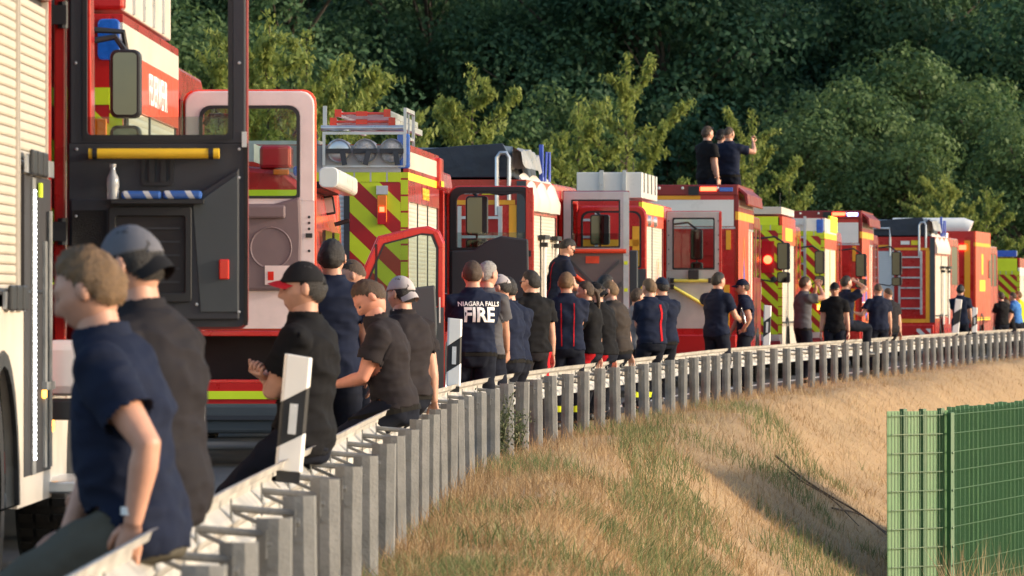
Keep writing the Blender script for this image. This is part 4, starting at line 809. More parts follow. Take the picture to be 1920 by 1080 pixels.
def hand_mesh(curl=.5, spread=.06, thumb=.7, point=False):
    """right hand, wrist at the origin, fingers towards -z, palm towards -x (to the body), thumb forward (+y)"""
    mb = MB(); sec = [(-.0, .026, .019), (.03, .034, .017), (.065, .041, .015), (.09, .041, .013), (.098, .036, .010)]; n = 10; vs = []
    for (d, w, t) in sec:
        for j in range(n): q = 2 * math.pi * j / n; vs.append((t * math.sin(q), w * math.cos(q), -d))
    mb.add(vs, [(k * n + j, k * n + (j + 1) % n, (k + 1) * n + (j + 1) % n, (k + 1) * n + j) for k in range(len(sec) - 1) for j in range(n)] + [tuple(range(n)), tuple(range((len(sec) - 1) * n, len(sec) * n))])
    for i, (yy, ln) in enumerate(((.030, .072), (.010, .080), (-.011, .075), (-.030, .058))):
        p = Vector((0, yy, -.088)); a = .12; sp = spread * (1.5 - i); pts = [p]; c_ = curl * (.15 if (point and i == 0) else 1)
        for k, fr_ in enumerate((.45, .32, .23)):
            a += c_ * (.75, 1.0, .7)[k]; p = p + Vector((-math.sin(a), math.sin(sp) * .6, -math.cos(a))) * ln * fr_; pts.append(p)
        mb.tube(pts, [.0095, .0088, .0080, .0058], 7)
    p = Vector((-.006, .026, -.022)); d = Vector((-.35 * thumb, .62, -.72)).normalized(); p2 = p + d * .036; d2 = Vector((-.55 * thumb, .30, -.85)).normalized(); p3 = p2 + d2 * .030; p4 = p3 + Vector((-.6 * thumb, .05, -.85)).normalized() * .022
    mb.tube([p, p2, p3, p4], [.015, .0115, .0098, .0068], 7)
    return np.array(mb.v), mb.f
HANDS = {k: hand_mesh(*a) for k, a in dict(relax=(.35,), fist=(1.25, .02, 1.1), grip=(.95, .03, 1.0), flat=(.10, .05, .4), point=(1.25, .02, .9, True)).items()}
def ik(s, w, a, b, pole):
    d = w - s; L = min(max(d.length, .05), (a + b) * .998); d = d.normalized(); w = s + d * L
    x = (a * a - b * b + L * L) / (2 * L); h = math.sqrt(max(a * a - x * x, 0)); p = (pole - d * pole.dot(d)).normalized()
    return s + d * x + p * h, w
ARMS = {  # wrist (spine frame, metres for the right hand; mirrored for the left), elbow pole, hand kind
    'down': ((.26, .03, -.10), (.3, -1, 0), 'relax'), 'cross': ((-.11, .185, .27), (.8, .3, -1), 'fist'), 'cross2': ((-.10, .20, .22), (.8, .2, -1), 'fist'), 'phone': ((.05, .36, .20), (.8, -.3, -1), 'grip'),
    'rail': ((.25, -.02, -.10), (.5, -1, .2), 'flat'), 'hip': ((.21, .03, .02), (1, -.8, 0), 'fist'), 'pocket': ((.20, .09, -.04), (1, -.9, 0), 'relax'), 'lap': ((.08, .26, -.02), (.8, -.4, -.4), 'relax'),
    'point': ((.30, .50, .58), (.6, 0, -.8), 'point'), 'up': ((.28, .36, .62), (.9, .1, -.8), 'grip'), 'brow': ((.10, .20, .72), (1, .1, -.4), 'flat'), 'bottle': ((.16, .36, .16), (.7, -.5, -1), 'grip'), 'camera': ((.07, .26, .68), (.8, .1, -1), 'grip'), 'reach': ((.16, .50, .20), (.8, -.2, -1), 'relax'), 'chin': ((.03, .20, .56), (.6, .2, -1), 'fist')}
LN = ((.10, .42), (-.12, .38))                       # feet set forward while leaning back on the rail
LF = ((.12, .50), (-.10, .46))
def person(label, px, ytop, Y, yaw=0, lean=0, roll=0, ht=None, arms=('down', 'down'), feet=((.11, 0), (-.11, 0)), head=(0, 0), shirt=NAVY, trou=TROU, hair=HB, hstyle='short', cap=None, capback=False, brim=None,
           skin=SKIN, bulk=1.0, belt=True, hem=-.06, z0=0.0, vox=None, back_text=False, braces=None, glasses=False, sleeve=.62, group='people along the guardrail', twist=0, pelvis_z=None, cuff=None, clr=None, stripe=None, bw=.017, one=False, collar=False):
    vox = vox or (.013 if Y < 58 else .017 if Y < 90 else .021)
    hoff = (Matrix.Rotation(R(yaw), 3, 'Z') @ Matrix.Rotation(R(-lean), 3, 'X') @ Matrix.Rotation(R(roll), 3, 'Y') @ Vector((0, .03, .70))) ; clr = clr if clr is not None else (.06 if feet in (LN, LF) else .20)
    while z0 == 0 and (px - 960) * Y / F - hoff.x > rail_p(Y - hoff.y) - clr and Y < 170: Y += .2      # keep everyone on the road side of the rail
    ztop = EYE + (HOR - ytop) * Y / F - z0
    k = (ht or min(1.93, max(1.66, ztop))) / 1.8
    Rs = Matrix.Rotation(R(-lean), 3, 'X') @ Matrix.Rotation(R(roll), 3, 'Y')
    Rt = Rs @ Matrix.Rotation(R(twist), 3, 'Z')
    up = Rs @ Vector((0, 0, 1)); hb = (.60 * k)
    neck = Vector((0, .0, .585 * k)); headc_l = Vector((0, .030, .700 * k))
    hp = Matrix.Rotation(R(-head[1] - lean * .0), 3, 'X')
    top_rel = (Rs @ headc_l).z + .132 * k
    pz = pelvis_z or (ztop - top_rel)
    pz = min(max(pz, .55), .99 * k)
    P = Vector((0, 0, pz)); def_ = []
    SP = lambda x, y, z: P + Rt @ Vector((x * k, y * k, z * k))
    parts = MB(); segs = []     # segments for labelling: (a, b, ra, rb, kind)
    # torso
    b_ = bulk; prof = [(-.13, .12, .095), (-.06, .165, .115), (.02, .172 , .122), (.10, .160 * b_, .112 * b_), (.20, .162 * b_, .115 * b_), (.32, .182 * (b_ * .5 + .5), .125 * b_), (.42, .192, .118), (.485, .168, .100), (.525, .118, .084), (.555, .078, .070), (.62, .064, .064), (.69, .060, .062)]
    n = 18; vs = []
    for i, (z, a, c) in enumerate(prof):
        t = max(0, min(1, (z + .05) / .4)); M_ = Rs if z < .05 else Rt
        yo = (-.012 if .2 < z < .5 else 0.0) + (.018 if z > .55 else 0) + (.02 * (b_ - 1) / .15 if z in (.10, .20) else 0)
        for j in range(n):
            q = 2 * math.pi * j / n; cx_, sy_ = math.cos(q), math.sin(q)
            e = .85; cx_ = abs(cx_) ** e * (1 if cx_ > 0 else -1); sy_ = abs(sy_) ** e * (1 if sy_ > 0 else -1)
            vs.append(P + M_ @ Vector((a * cx_ * k, (c * sy_ + yo) * k, z * k)))
    parts.add(vs, [(i * n + j, i * n + (j + 1) % n, (i + 1) * n + (j + 1) % n, (i + 1) * n + j) for i in range(len(prof) - 1) for j in range(n)] + [tuple(range(n - 1, -1, -1)), tuple(range((len(prof) - 1) * n, len(prof) * n))])
    segs += [(SP(0, 0, -.10), SP(0, 0, .02), .14 * k, .15 * k, 'pelvis'), (SP(0, 0, .06), SP(0, 0, .44), .14 * k, .16 * k, 'torso'), (SP(-.13, 0, .47), SP(.13, 0, .47), .07 * k, .07 * k, 'torso'), (SP(0, .01, .565), SP(0, .02, .72), .058 * k, .056 * k, 'neck')]
    hands = []
    for s, arm in ((1, arms[0]), (-1, arms[1])):
        (wx, wy_, wz), pl, hk = ARMS[arm] if isinstance(arm, str) else arm
        sh = SP(s * .185, -.005, .455); inn = SP(s * .10, -.005, .46)
        w_ = SP(s * wx, wy_, wz); pole = Rt @ Vector((s * pl[0], pl[1], pl[2]))
        el, w_ = ik(sh, w_, .295 * k, .255 * k, pole)
        pts = [inn, sh, sh.lerp(el, .35), sh.lerp(el, .7), el, el.lerp(w_, .25), el.lerp(w_, .65), w_]
        rr = [.075, .072, .060, .052, .045, .047, .037, .029]; parts.tube(pts, [r * k for r in rr], 12)
        segs += [(sh, el, .066 * k, .046 * k, 'uparm'), (el, w_, .047 * k, .029 * k, 'forearm')]
        hands.append((s, el, w_, hk, pole))
    for s, ft in ((1, feet[0]), (-1, feet[1])):
        hip = P + Rs @ Vector((s * .092 * k, 0, -.03 * k)); zf = (ft[2] if len(ft) > 2 else 0)
        an = Vector((ft[0] * k, ft[1] * k, .085 * k + zf)); kn, an = ik(hip, an, .44 * k, .43 * k, Vector((s * .15, 1, 0)))
        pts = [hip + Vector((0, 0, .05 * k)), hip, hip.lerp(kn, .4), hip.lerp(kn, .8), kn, kn.lerp(an, .3), kn.lerp(an, .7), an]
        rr = [.095, .098, .088, .070, .064, .062, .050, .045]; parts.tube(pts, [r * k for r in rr], 12)
        segs += [(hip, kn, .095 * k, .064 * k, 'thigh'), (kn, an, .062 * k, .045 * k, 'shin')]
        sd = (an - kn).normalized(); fwd = Vector((s * .12, 1, 0)); fwd = (fwd - sd * fwd.dot(sd) * .6).normalized()
        if an.z < .2 + zf: fwd = Vector((s * .15, 1, 0)).normalized()
        h_ = an - Vector((0, 0, .045 * k)); parts.tube([h_ - fwd * .07 * k, h_ - fwd * .03 * k, h_ + fwd * .06 * k, h_ + fwd * .13 * k, h_ + fwd * .185 * k], [.028 * k, .043 * k, .044 * k, .040 * k, .024 * k], 10)
        segs += [(h_ - fwd * .05 * k, h_ + fwd * .17 * k, .045 * k, .038 * k, 'shoe')]
    # fuse into one skin
    me = parts.mesh('person', SKIN); tmp = bpy.data.objects.new('person', me); C.objects.link(tmp)
    m1 = tmp.modifiers.new('r', 'REMESH'); m1.mode = 'VOXEL'; m1.voxel_size = vox; m2 = tmp.modifiers.new('s', 'SMOOTH'); m2.factor = .5; m2.iterations = 4
    dg = bpy.context.evaluated_depsgraph_get(); body = bpy.data.meshes.new_from_object(tmp.evaluated_get(dg)); bpy.data.objects.remove(tmp)
    nv = len(body.vertices); V = np.empty(nv * 3); body.vertices.foreach_get('co', V); V = V.reshape(-1, 3); fl = [tuple(p.vertices) for p in body.polygons]
    N = np.empty(nv * 3); body.vertices.foreach_get('normal', N); N = N.reshape(-1, 3)
    # label every vertex by its nearest segment
    best = np.full(nv, 1e9); kind = np.empty(nv, object); tt = np.zeros(nv)
    for (a, b, ra, rb, kd) in segs:
        a = np.array(a); b = np.array(b); d = b - a; t = np.clip(((V - a) @ d) / (d @ d), 0, 1); dist = np.linalg.norm(V - a - t[:, None] * d, axis=1) - (ra + (rb - ra) * t)
        m = dist < best; best[m] = dist[m]; kind[m] = kd; tt[m] = t[m]
    spz = (V - np.array(P)) @ np.array(Rs @ Vector((0, 0, 1))) / k; spx = (V - np.array(P)) @ np.array(Rt @ Vector((1, 0, 0))) / k; spy = (V - np.array(P)) @ np.array(Rt @ Vector((0, 1, 0))) / k
    tor = (kind == 'torso') | (kind == 'pelvis') | (kind == 'thigh'); neckm = (kind == 'neck')
    shirt_m = ((tor & (spz > hem) & ~((kind == 'thigh') & (tt > .10))) | ((kind == 'uparm') & (tt < sleeve)) | (neckm & (spz < .535))) & (spz > hem)
    trou_m = ((kind == 'pelvis') | (kind == 'thigh') | (kind == 'shin') | (kind == 'torso')) & ((spz < hem + .04) | ((kind == 'thigh') & (tt > .06)))
    shoe_m = (kind == 'shoe')
    def shell(name, msk, off, m, wr=0.0, sc=7.0, smooth_off=None, extra=None):
        fi = [q for q in fl if all(msk[i] for i in q)]
        if not fi: return None
        used = sorted({i for q in fi for i in q}); mp = {i: j for j, i in enumerate(used)}; u = np.array(used)
        co = V[u].copy(); of = np.full(len(u), off, float) if np.isscalar(off) else off[u].copy()
        for j in range(len(u)):
            if wr:
                c = co[j]; e1 = mnoise.noise(Vector(((c[0] + c[1]) * sc * .55 + c[2] * 3, (c[1] - c[0]) * sc * .5, c[2] * sc * .9 + px * .13))); e2 = mnoise.noise(Vector((c[0] * sc * .9 - c[2] * 7, c[1] * sc * .9, c[2] * sc * 2.0 + px)))
                nz_ = (.55 - 1.6 * abs(e1)) * .8 + (.4 - 1.3 * abs(e2)) * .45
                of[j] += wr * nz_
        co += N[u] * np.maximum(of, .005)[:, None]
        mm = bpy.data.meshes.new(name); mm.from_pydata(co.tolist(), [], [tuple(mp[i] for i in q) for q in fi]); mm.materials.append(m); mm.polygons.foreach_set('use_smooth', [True] * len(mm.polygons))
        return mm
    sleeve_loose = np.where(kind == 'uparm', .014 + .018 * np.clip(tt / sleeve, 0, 1), .014 + .010 * np.clip((.25 - spz) / .3, 0, 1))
    trou_loose = np.where(kind == 'shin', .018 + .018 * tt, np.where(kind == 'thigh', .018 + .004 * tt, .016))
    kids = []
    sm_ = shell('shirt', shirt_m, sleeve_loose, shirt, .021, 9)
    tm_ = shell('trousers', trou_m, trou_loose, trou, .020, 8)
    if cuff and tm_:
        tm_.materials.append(cuff); zf = np.array([p.center.z for p in tm_.polygons]); tm_.polygons.foreach_set('material_index', ((zf > .20) & (zf < .27)).astype(int))
    if stripe and tm_:
        tm_.materials.append(stripe); cs = np.array([p.center for p in tm_.polygons]); ax_ = np.array(Rs @ Vector((1, 0, 0))); sx_ = cs @ ax_
        tm_.polygons.foreach_set('material_index', ((np.abs(sx_) > .135 * k)).astype(int))
    kids += [('shirt', sm_), ('trousers', tm_), ('shoe', shell('shoe', shoe_m & (V @ np.array((1., 0, 0)) > 0), .010, BLACK)), ('shoe', shell('shoe', shoe_m & (V @ np.array((1., 0, 0)) <= 0), .010, BLACK))]
    # head, hands joined into the body mesh
    Hm = Matrix.Translation(P + Rs @ headc_l) @ (Rt.to_4x4() @ Matrix.Rotation(R(head[0]), 4, 'Z') @ Matrix.Rotation(R(-head[1]), 4, 'X')) @ Matrix.Scale(k * 1.10, 4)
    hv = np.array([tuple(Hm @ Vector(p)) for p in HV]); off = nv; allv = V.tolist() + hv.tolist(); allf = list(fl) + [tuple(i + off for i in q) for q in HF]; mi = [0] * len(fl) + list(HLAB); off += len(hv)
    wrists = []
    for s, el, w_, hk, pole in hands:
        hvx, hff = HANDS[hk]; z_ = (el - w_).normalized(); x_ = Rt @ Vector((1, 0, 0))
        fwdv = Rt @ Vector((0, 1, .3)); y_ = fwdv - z_ * fwdv.dot(z_)
        if y_.length < .2: y_ = (Rt @ Vector((-s, 0, 0))); y_ = y_ - z_ * y_.dot(z_)
        y_.normalize(); x_ = y_.cross(z_); M_ = Matrix((x_, y_, z_)).transposed()
        q = [tuple(w_ + z_ * .01 + M_ @ Vector((p[0] * s, p[1], p[2])) * k * 1.04) for p in hvx]; allv += q; allf += [tuple(i + off for i in g_) for g_ in hff]; mi += [0] * len(hff); off += len(q); wrists.append((w_, -z_))
    bm_ = bpy.data.meshes.new('person'); bm_.from_pydata(allv, [], allf)
    for m in (skin, EYEM, LIP): bm_.materials.append(m)
    bm_.polygons.foreach_set('material_index', mi); bm_.polygons.foreach_set('use_smooth', [True] * len(bm_.polygons)); bm_.update()
    # head wear and hair from the head's own surface
    hn = HV[:NHEAD]; nrm = hn / np.linalg.norm(hn, axis=1)[:, None]
    def cover(name, sel, off_, m, rough_=0.0, fade=0):
        fi = [q for q in HF if max(q) < NHEAD and all(sel(*hn[i]) for i in q)]
        if not fi: return None
        used = sorted({i for q in fi for i in q}); mp = {i: j for j, i in enumerate(used)}; co = []
        for i in used:
            edge = 0 if not fade else sum(1 for dz in (.008, .016, .026) if not sel(hn[i][0], hn[i][1] + dz * .3, hn[i][2] - dz))
            o_ = max(.0025, off_ * (1 - .28 * edge)) + (rough_ * (mnoise.noise(Vector((hn[i][0] * 110, hn[i][1] * 45, hn[i][2] * 60))) + .8 * mnoise.noise(Vector((hn[i][0] * 260, hn[i][1] * 120, hn[i][2] * 140)))) if rough_ else 0); co.append(tuple(Hm @ Vector(hn[i] + nrm[i] * o_)))
        mm = bpy.data.meshes.new(name); mm.from_pydata(co, [], [tuple(mp[i] for i in q) for q in fi]); mm.materials.append(m); mm.polygons.foreach_set('use_smooth', [True] * len(mm.polygons)); return mm
    line = lambda x, y, z: z > .070 - .25 * max(0, .06 - y) - (.05 if y < -.02 else 0) - .35 * max(0, -y - .02)
    if hair and hstyle != 'bald':
        th = {'short': .010, 'crop': .004, 'full': .017, 'tail': .011}[hstyle]
        if hstyle == 'crop': sel = lambda x, y, z: z > .060 - .6 * max(0, .05 - y)
        else: sel = lambda x, y, z: z > .066 - 1.15 * max(0, .055 - y) and z > -.062 and not (abs(x) > .07 and y > -.03 and z < .012 and y < .03 and False)
        kids.append(('hair', cover('hair', sel, th, hair, th * .55, True)))
        if hstyle == 'tail':
            pts = [Hm @ Vector(p) for p in ((0, -.095, .02), (.01, -.125, -.01), (.02, -.135, -.07), (.035, -.13, -.14), (.05, -.12, -.20), (.06, -.115, -.25))]
            kids.append(('ponytail', MB().tube(pts, [.028, .030, .026, .022, .018, .006], 8).mesh('ponytail', hair, True)))
    if cap:
        kids.append(('cap', cover('cap', lambda x, y, z: z > .030 - .10 * (-y if y < 0 else 0), .012, cap, .002)))
        sg = -1 if capback else 1; vs = []; nn = 12
        for a in range(nn + 1):
            q = math.pi * (a / nn - .5) * .74; x_, y_ = .076 * math.sin(q), .108 * math.cos(q)
            for (g_, dz) in (((0.0, .0), (.022, -.022), (.036, -.050)) if capback else ((0.0, .0), (.030, -.006), (.062, -.016))):
                vs.append(tuple(Hm @ Vector((x_ * (1 + .05 * g_ / .07), sg * (y_ * (.93) + g_ * (math.cos(q) ** .5 if math.cos(q) > 0 else 0)), (.046 if not capback else .022) + dz - .03 * (math.sin(q) ** 2)))))
        vm = MB().add(vs, [(a * 3 + j, a * 3 + j + 1, a * 3 + j + 4, a * 3 + j + 3) for a in range(nn) for j in range(2)]); vmm = vm.mesh('cap_brim', brim or cap, True); kids.append(('cap_brim', vmm))
    if glasses:
        zz = .016 if glasses == 'eyes' else .088; yy = .094 if glasses == 'eyes' else .075
        gm = MB()
        for s in (1, -1):
            gm.lathe([(.0, 0), (.020, -.002), (.024, -.004), (.024, -.010)], (s * .032, yy, zz), 1, 10); gm.tube([(s * .055, yy - .006, zz + .004), (s * .078, .03, zz + .004), (s * .083, -.02, zz + .002)], .003, 5)
        gm.tube([(-.012, yy, zz + .004), (.012, yy, zz + .004)], .003, 5); gm.v = [tuple(Hm @ Vector(p)) for p in gm.v]; kids.append(('glasses', gm.mesh('glasses', DKGL)))
    root = bpy.data.objects.new('person', bm_); C.objects.link(root); tag(root, label, 'person', group)
    yw = R(yaw); Rz = Matrix.Rotation(yw, 3, 'Z'); hw = Rz @ (P + Rs @ headc_l); X0 = (px - 960) * Y / F
    root.location = (X0 - hw.x, Y - hw.y, z0); root.rotation_euler = (0, 0, yw)
    for nm, mm in kids:
        if mm is None: continue
        o = bpy.data.objects.new(nm, mm); C.objects.link(o); o.parent = root
        if nm in ('shirt', 'trousers', 'cap'):
            so_ = o.modifiers.new('thick', 'SOLIDIFY'); so_.thickness = .004; so_.offset = -1
    tv = BVHTree.FromPolygons([tuple(v_.co) for v_ in sm_.vertices], [tuple(p.vertices) for p in sm_.polygons]) if sm_ else None
    if belt:
        mb = MB(); vs = []; pr_ = []; nb = 28
        for j in range(nb):
            q = 2 * math.pi * j / nb; d = Rs @ Vector((math.cos(q), math.sin(q), 0)); c = P + Rs @ Vector((0, 0, (hem - .005 + .0) * k))
            tb = BVHTree.FromPolygons([tuple(v_.co) for v_ in tm_.vertices], [tuple(p.vertices) for p in tm_.polygons]) if j == 0 else tb
            hit = tb.ray_cast(c + d * .5, -d, .5)[0]; r_ = (hit - c).length + .007 if hit else .165 * k
            for zz, ex in ((-.022, 0), (-.022, .005), (.018, .005), (.018, 0)): vs.append(tuple(c + d * (r_ + ex - .004) + up * zz * k))
        mb.add(vs, [(j * 4 + a, j * 4 + (a + 1) % 4, ((j + 1) % nb) * 4 + (a + 1) % 4, ((j + 1) % nb) * 4 + a) for j in range(nb) for a in range(4)]); mb.build('belt', BELT, root)
    def on_back(me_, cen_x, cen_z, m, name, lift=.004, front=False):
        for v_ in me_.vertices:
            c = P + Rt @ Vector(((v_.co.x + cen_x) * k, (-.6 if not front else .6), (v_.co.y + cen_z) * k)); d = Rt @ Vector((0, 1 if not front else -1, 0)); h_, n_, _, _ = tv.ray_cast(c, d, 1.2)
            v_.co = (h_ + n_ * 0 - d * lift) if h_ else c + d * .45
        me_.materials.clear(); me_.materials.append(m); o = bpy.data.objects.new(name, me_); C.objects.link(o); o.parent = root; return o
    if back_text:
        def sub(me_):
            bm = bmesh.new(); bm.from_mesh(me_); bmesh.ops.triangulate(bm, faces=bm.faces); bmesh.ops.subdivide_edges(bm, edges=[e for e in bm.edges if e.calc_length() > .03], cuts=2); bm.to_mesh(me_); bm.free(); return me_
        on_back(sub(text_mesh('NIAGARA FALLS', .060, 0, bold=.0012, sx=.90)), .03, .43, LETW, 'back_lettering', .010); on_back(sub(text_mesh('FIRE', .185, 0, bold=.006, sx=.88)), .03, .325, LETW, 'back_lettering', .010)
    if collar:
        cs_ = []
        for a_ in range(20):
            q = 2 * math.pi * a_ / 20
            for (r0_, z_) in ((.076, .535), (.082, .572), (.090, .570), (.096, .530)): cs_.append(tuple(SP(r0_ * math.cos(q), .012 + r0_ * .98 * math.sin(q), z_ - .022 * math.sin(q))))
        MB().add(cs_, [(a_ * 4 + j, a_ * 4 + (j + 1) % 4, ((a_ + 1) % 20) * 4 + (j + 1) % 4, ((a_ + 1) % 20) * 4 + j) for a_ in range(20) for j in range(4)]).build('collar', shirt, root, smooth=True)
    if braces:
        for xx in ((.075,) if one else (-.075, .075)):
            st = []; 
            for q in range(14):
                z_ = -.02 + q * .038
                for e in (-bw, bw):
                    c = SP(xx * (1 - .25 * max(0, (.3 - z_))) + e, -.5, z_); h_ = tv.ray_cast(c, Rt @ Vector((0, 1, 0)), 1)[0]
                    st.append(tuple((h_ if h_ else SP(xx + e, -.13, z_)) - Rt @ Vector((0, .008, 0))))
            MB().add(st, [(2 * q, 2 * q + 1, 2 * q + 3, 2 * q + 2) for q in range(13)]).build('brace', braces, root)
    root['wr'] = [list(root.matrix_basis @ wrists[0][0]), list(root.matrix_basis @ wrists[1][0])]
    return root
p1 = person('blurred man with brown hair and navy polo leaning on the rail end', 166, 470, 15.3, 80, 11, 0, clr=.06, arms=('lap', ((.24, -.03, -.03), (.5, -1, .2), 'flat')), feet=LN, head=(-4, 6), shirt=NAVY, trou=KHAKI, hair=HL, hstyle='full', hem=-.12, belt=False, bulk=1.12, skin=SKIN, vox=.010, ht=1.84, collar=True)
MB().tube([Vector(p1['wr'][1]) + Vector((0, 0, .035)), Vector(p1['wr'][1]) + Vector((0, 0, .06))], .036, 12).build('wristband', LETW, None)
wb = bpy.data.objects['wristband']; wb.parent = p1; wb.matrix_parent_inverse = p1.matrix_basis.inverted()
person('blurred man in grey cap worn backwards and dark shirt', 248, 428, 16.6, 62, 7, 0, clr=.08, arms=('lap', 'lap'), feet=LN, head=(0, 8), shirt=CHAR, hair=HD, cap=CAPG, capback=True, brim=CAPK, hem=-.14, belt=False, bulk=1.12, vox=.010, ht=1.86)
person('young man in black and red cap leaning with arms folded', 568, 494, 27.0, 74, -2, 0, arms=('cross', 'cross2'), feet=LF, head=(18, 2), shirt=BLK, hair=HD, cap=CAPK, brim=CAPR, hem=-.10, belt=False, vox=.011, ht=1.8)
person('dark haired man in navy T-shirt seen from behind beside red cap', 622, 450, 40.5, 8, 1, 0, clr=.5, arms=('down', 'down'), shirt=NAVY, hair=HD, hstyle='short', hem=-.10, belt=False, head=(-12, 0))
person('bald man with sunglasses pushed up, next to the van door', 660, 487, 43.5, 84, 6, 0, arms=('lap', 'lap'), clr=.3, shirt=NAVY, hair=HB, hstyle='crop', glasses='up', head=(5, 2), belt=False, hem=-.1)
pp_ = person('man in faded dark T-shirt looking down at his phone', 694, 523, 36.5, 84, 12, 0, clr=-.04, arms=('phone', 'phone'), feet=LN, head=(14, 30), shirt=TSH, hair=HB, skin=SKINR, bulk=1.1, hem=-.04, vox=.011, ht=1.82)
w1 = (Vector(pp_['wr'][0]) + Vector(pp_['wr'][1])) / 2
ph_ = MB().box(-.035, .035, -.005, .005, -.07, .07).build('phone', BLACK, None, bevel=.004); ph_.location = w1 + Vector((-.085, .01, .01)); ph_.rotation_euler = (R(50), 0, R(68)); tag(ph_, 'dark phone held by the man looking down', 'phone')
person('man in pale grey cap worn backwards behind the phone reader', 752, 520, 41.5, 44, 3, 0, clr=.04, arms=('rail', 'lap'), feet=LN, shirt=TSH, hair=HD, cap=CAPW, capback=True, head=(8, 4), hem=-.04, bulk=1.06, ht=1.8)
person('man with NIAGARA FALLS FIRE lettering across his navy back', 886, 490, 48.5, 10, 3, 0, arms=('cross', 'cross2'), feet=((.12, .05), (-.22, .30)), shirt=NAVY, hair=HB, hstyle='short', hem=-.02, bulk=1.14, clr=.14, back_text=True, vox=.011, head=(-6, 4))
person('grey haired man behind the man with FIRE on his back', 914, 491, 51.5, -35, 2, 0, arms=('lap', 'lap'), shirt=GRYC, hair=HG, hstyle='short', head=(-10, 6))
person('man in grey cap with red sunglasses on the brim', 938, 516, 54.5, 62, 6, 0, arms=('cross', 'cross'), feet=LN, shirt=NAVY, hair=HD, cap=CAPW, brim=GRYC, glasses='up', head=(10, 8), hem=-.02, bulk=1.12, ht=1.82)
person('dark haired man in navy polo with arms folded, seated on rail', 952, 520, 53.0, 30, 5, 0, collar=True, arms=('cross', 'cross2'), feet=LN, shirt=NAVY, hair=HD, hem=-.02, bulk=1.08, ht=1.8, head=(-6, 4))
person('bearded man in glasses and black T-shirt with red trouser panels', 995, 508, 57.5, 30, 2, 0, arms=('down', 'down'), shirt=BLK, trou=CHAR, hair=HD, glasses='eyes', head=(28, 2), stripe=REDC, belt=False)
person('man in glasses standing on the truck step looking down', 1063, 447, 77.5, -70, 12, 0, collar=True, z0=.50, arms=('phone', 'phone'), shirt=NAVY, hair=HD, glasses='eyes', head=(0, 24), braces=REDC, bw=.006, belt=False, ht=1.82)
person('fair haired man in navy with thin red braces on his back', 1062, 511, 62.5, 4, 2, 0, arms=('lap', 'cross'), shirt=NAVY, hair=HL, hstyle='short', braces=REDC, bw=.006, belt=False, cuff=HIVIS, head=(-12, 6), bulk=1.05)
person('woman with brown ponytail and black T-shirt seated on the rail', 1098, 528, 63.0, 70, 3, 0, arms=('rail', 'lap'), feet=LN, shirt=BLK, hair=HB, hstyle='tail', ht=1.70, stripe=REDC, belt=False, bulk=.92, cuff=None, head=(8, 2))
person('man in black cap and black shirt beside the ponytailed woman', 1117, 530, 65.5, 62, 8, 0, arms=('down', 'lap'), feet=LN, shirt=BLK, hair=HB, cap=CAPK, capback=True, stripe=REDC, belt=False, ht=1.8, head=(10, 6))
person('fair man in glasses and brownish shirt seated on the rail', 1143, 527, 67.5, 66, 9, 0, arms=('rail', 'lap'), feet=LN, shirt=cloth('brown_grey_cloth', (.042, .034, .030)), hair=HL, hstyle='short', glasses='eyes', ht=1.82, head=(6, 2), bulk=1.08)
person('dark haired man in glasses facing the seated row', 1136, 516, 71.0, -80, 4, 0, arms=('lap', 'lap'), shirt=GRYC, hair=HD, glasses='eyes', head=(10, 4))
person('man in navy with one broad red brace, back turned', 1217, 523, 71.0, 28, 4, 0, arms=('reach', 'cross'), feet=LN, shirt=NAVY, hair=HL, hstyle='short', braces=REDC, one=True, belt=False, bulk=1.14, cuff=HIVIS, head=(12, 4))
person('man in navy cap behind the one with a red brace', 1241, 521, 73.5, 20, 3, 0, arms=('cross', 'lap'), feet=LN, shirt=NAVY, hair=HD, cap=cloth('navy_cap_cloth', (.02, .028, .05)), bulk=1.05, hem=-.06, head=(10, 4))
person('man in pale grey T-shirt half hidden facing the group', 1196, 541, 75.5, -60, 3, 0, arms=('chin', 'lap'), shirt=cloth('pale_grey_cloth', (.20, .20, .21)), hair=HB)
pb = person('man reaching up to the grey door with bottle in hand', 1347, 511, 84.5, -38, 2, 0, arms=('bottle', 'up'), shirt=NAVY, hair=HD, hstyle='short', belt=False, head=(-14, 4), hem=-.1)
b_ = MB().lathe([(0, 0), (.032, .0), (.034, .12), (.028, .16), (.013, .21), (.013, .25), (0, .25)], (0, 0, 0), 2, 12).build('bottle', mat('brown_bottle', (.05, .015, .012), .15, coat=1), None, smooth=True); b_.location = Vector(pb['wr'][0]) + Vector((.07, .02, -.06)); b_.rotation_euler = (0, R(-12), 0); tag(b_, 'brown bottle held by the man at the grey door', 'bottle')
person('man in navy cap and T-shirt with a hand on his hip', 1392, 524, 86.0, 84, 2, 0, arms=('lap', 'hip'), shirt=NAVY, hair=HB, cap=NAVY, head=(4, 2), belt=False, hem=-.1)
person('man in grey T-shirt holding a camera to his face', 1510, 519, 103, -70, 2, 0, arms=('camera', 'camera'), shirt=GRYC, hair=HB, hstyle='short')
person('man in black T-shirt and cap facing back along the queue', 1565, 530, 101, 172, 1, 0, arms=('down', 'down'), shirt=BLK, hair=HD, cap=CAPK, head=(0, 6), hem=-.1, belt=False)
person('man in navy shading his eyes with one knee raised', 1587, 514, 104.5, -50, 2, 0, arms=('brow', 'lap'), feet=((.12, .42, .42), (-.1, 0)), shirt=NAVY, hair=HD, hstyle='short', head=(-10, 0), belt=False)
person('bald man in navy T-shirt with back turned and arm out', 1646, 532, 108, 14, 2, 0, arms=('down', ((.42, .22, .26), (.5, -.3, -1), 'relax')), shirt=NAVY, hair=HB, hstyle='crop', bulk=1.1, hem=-.1, belt=False)
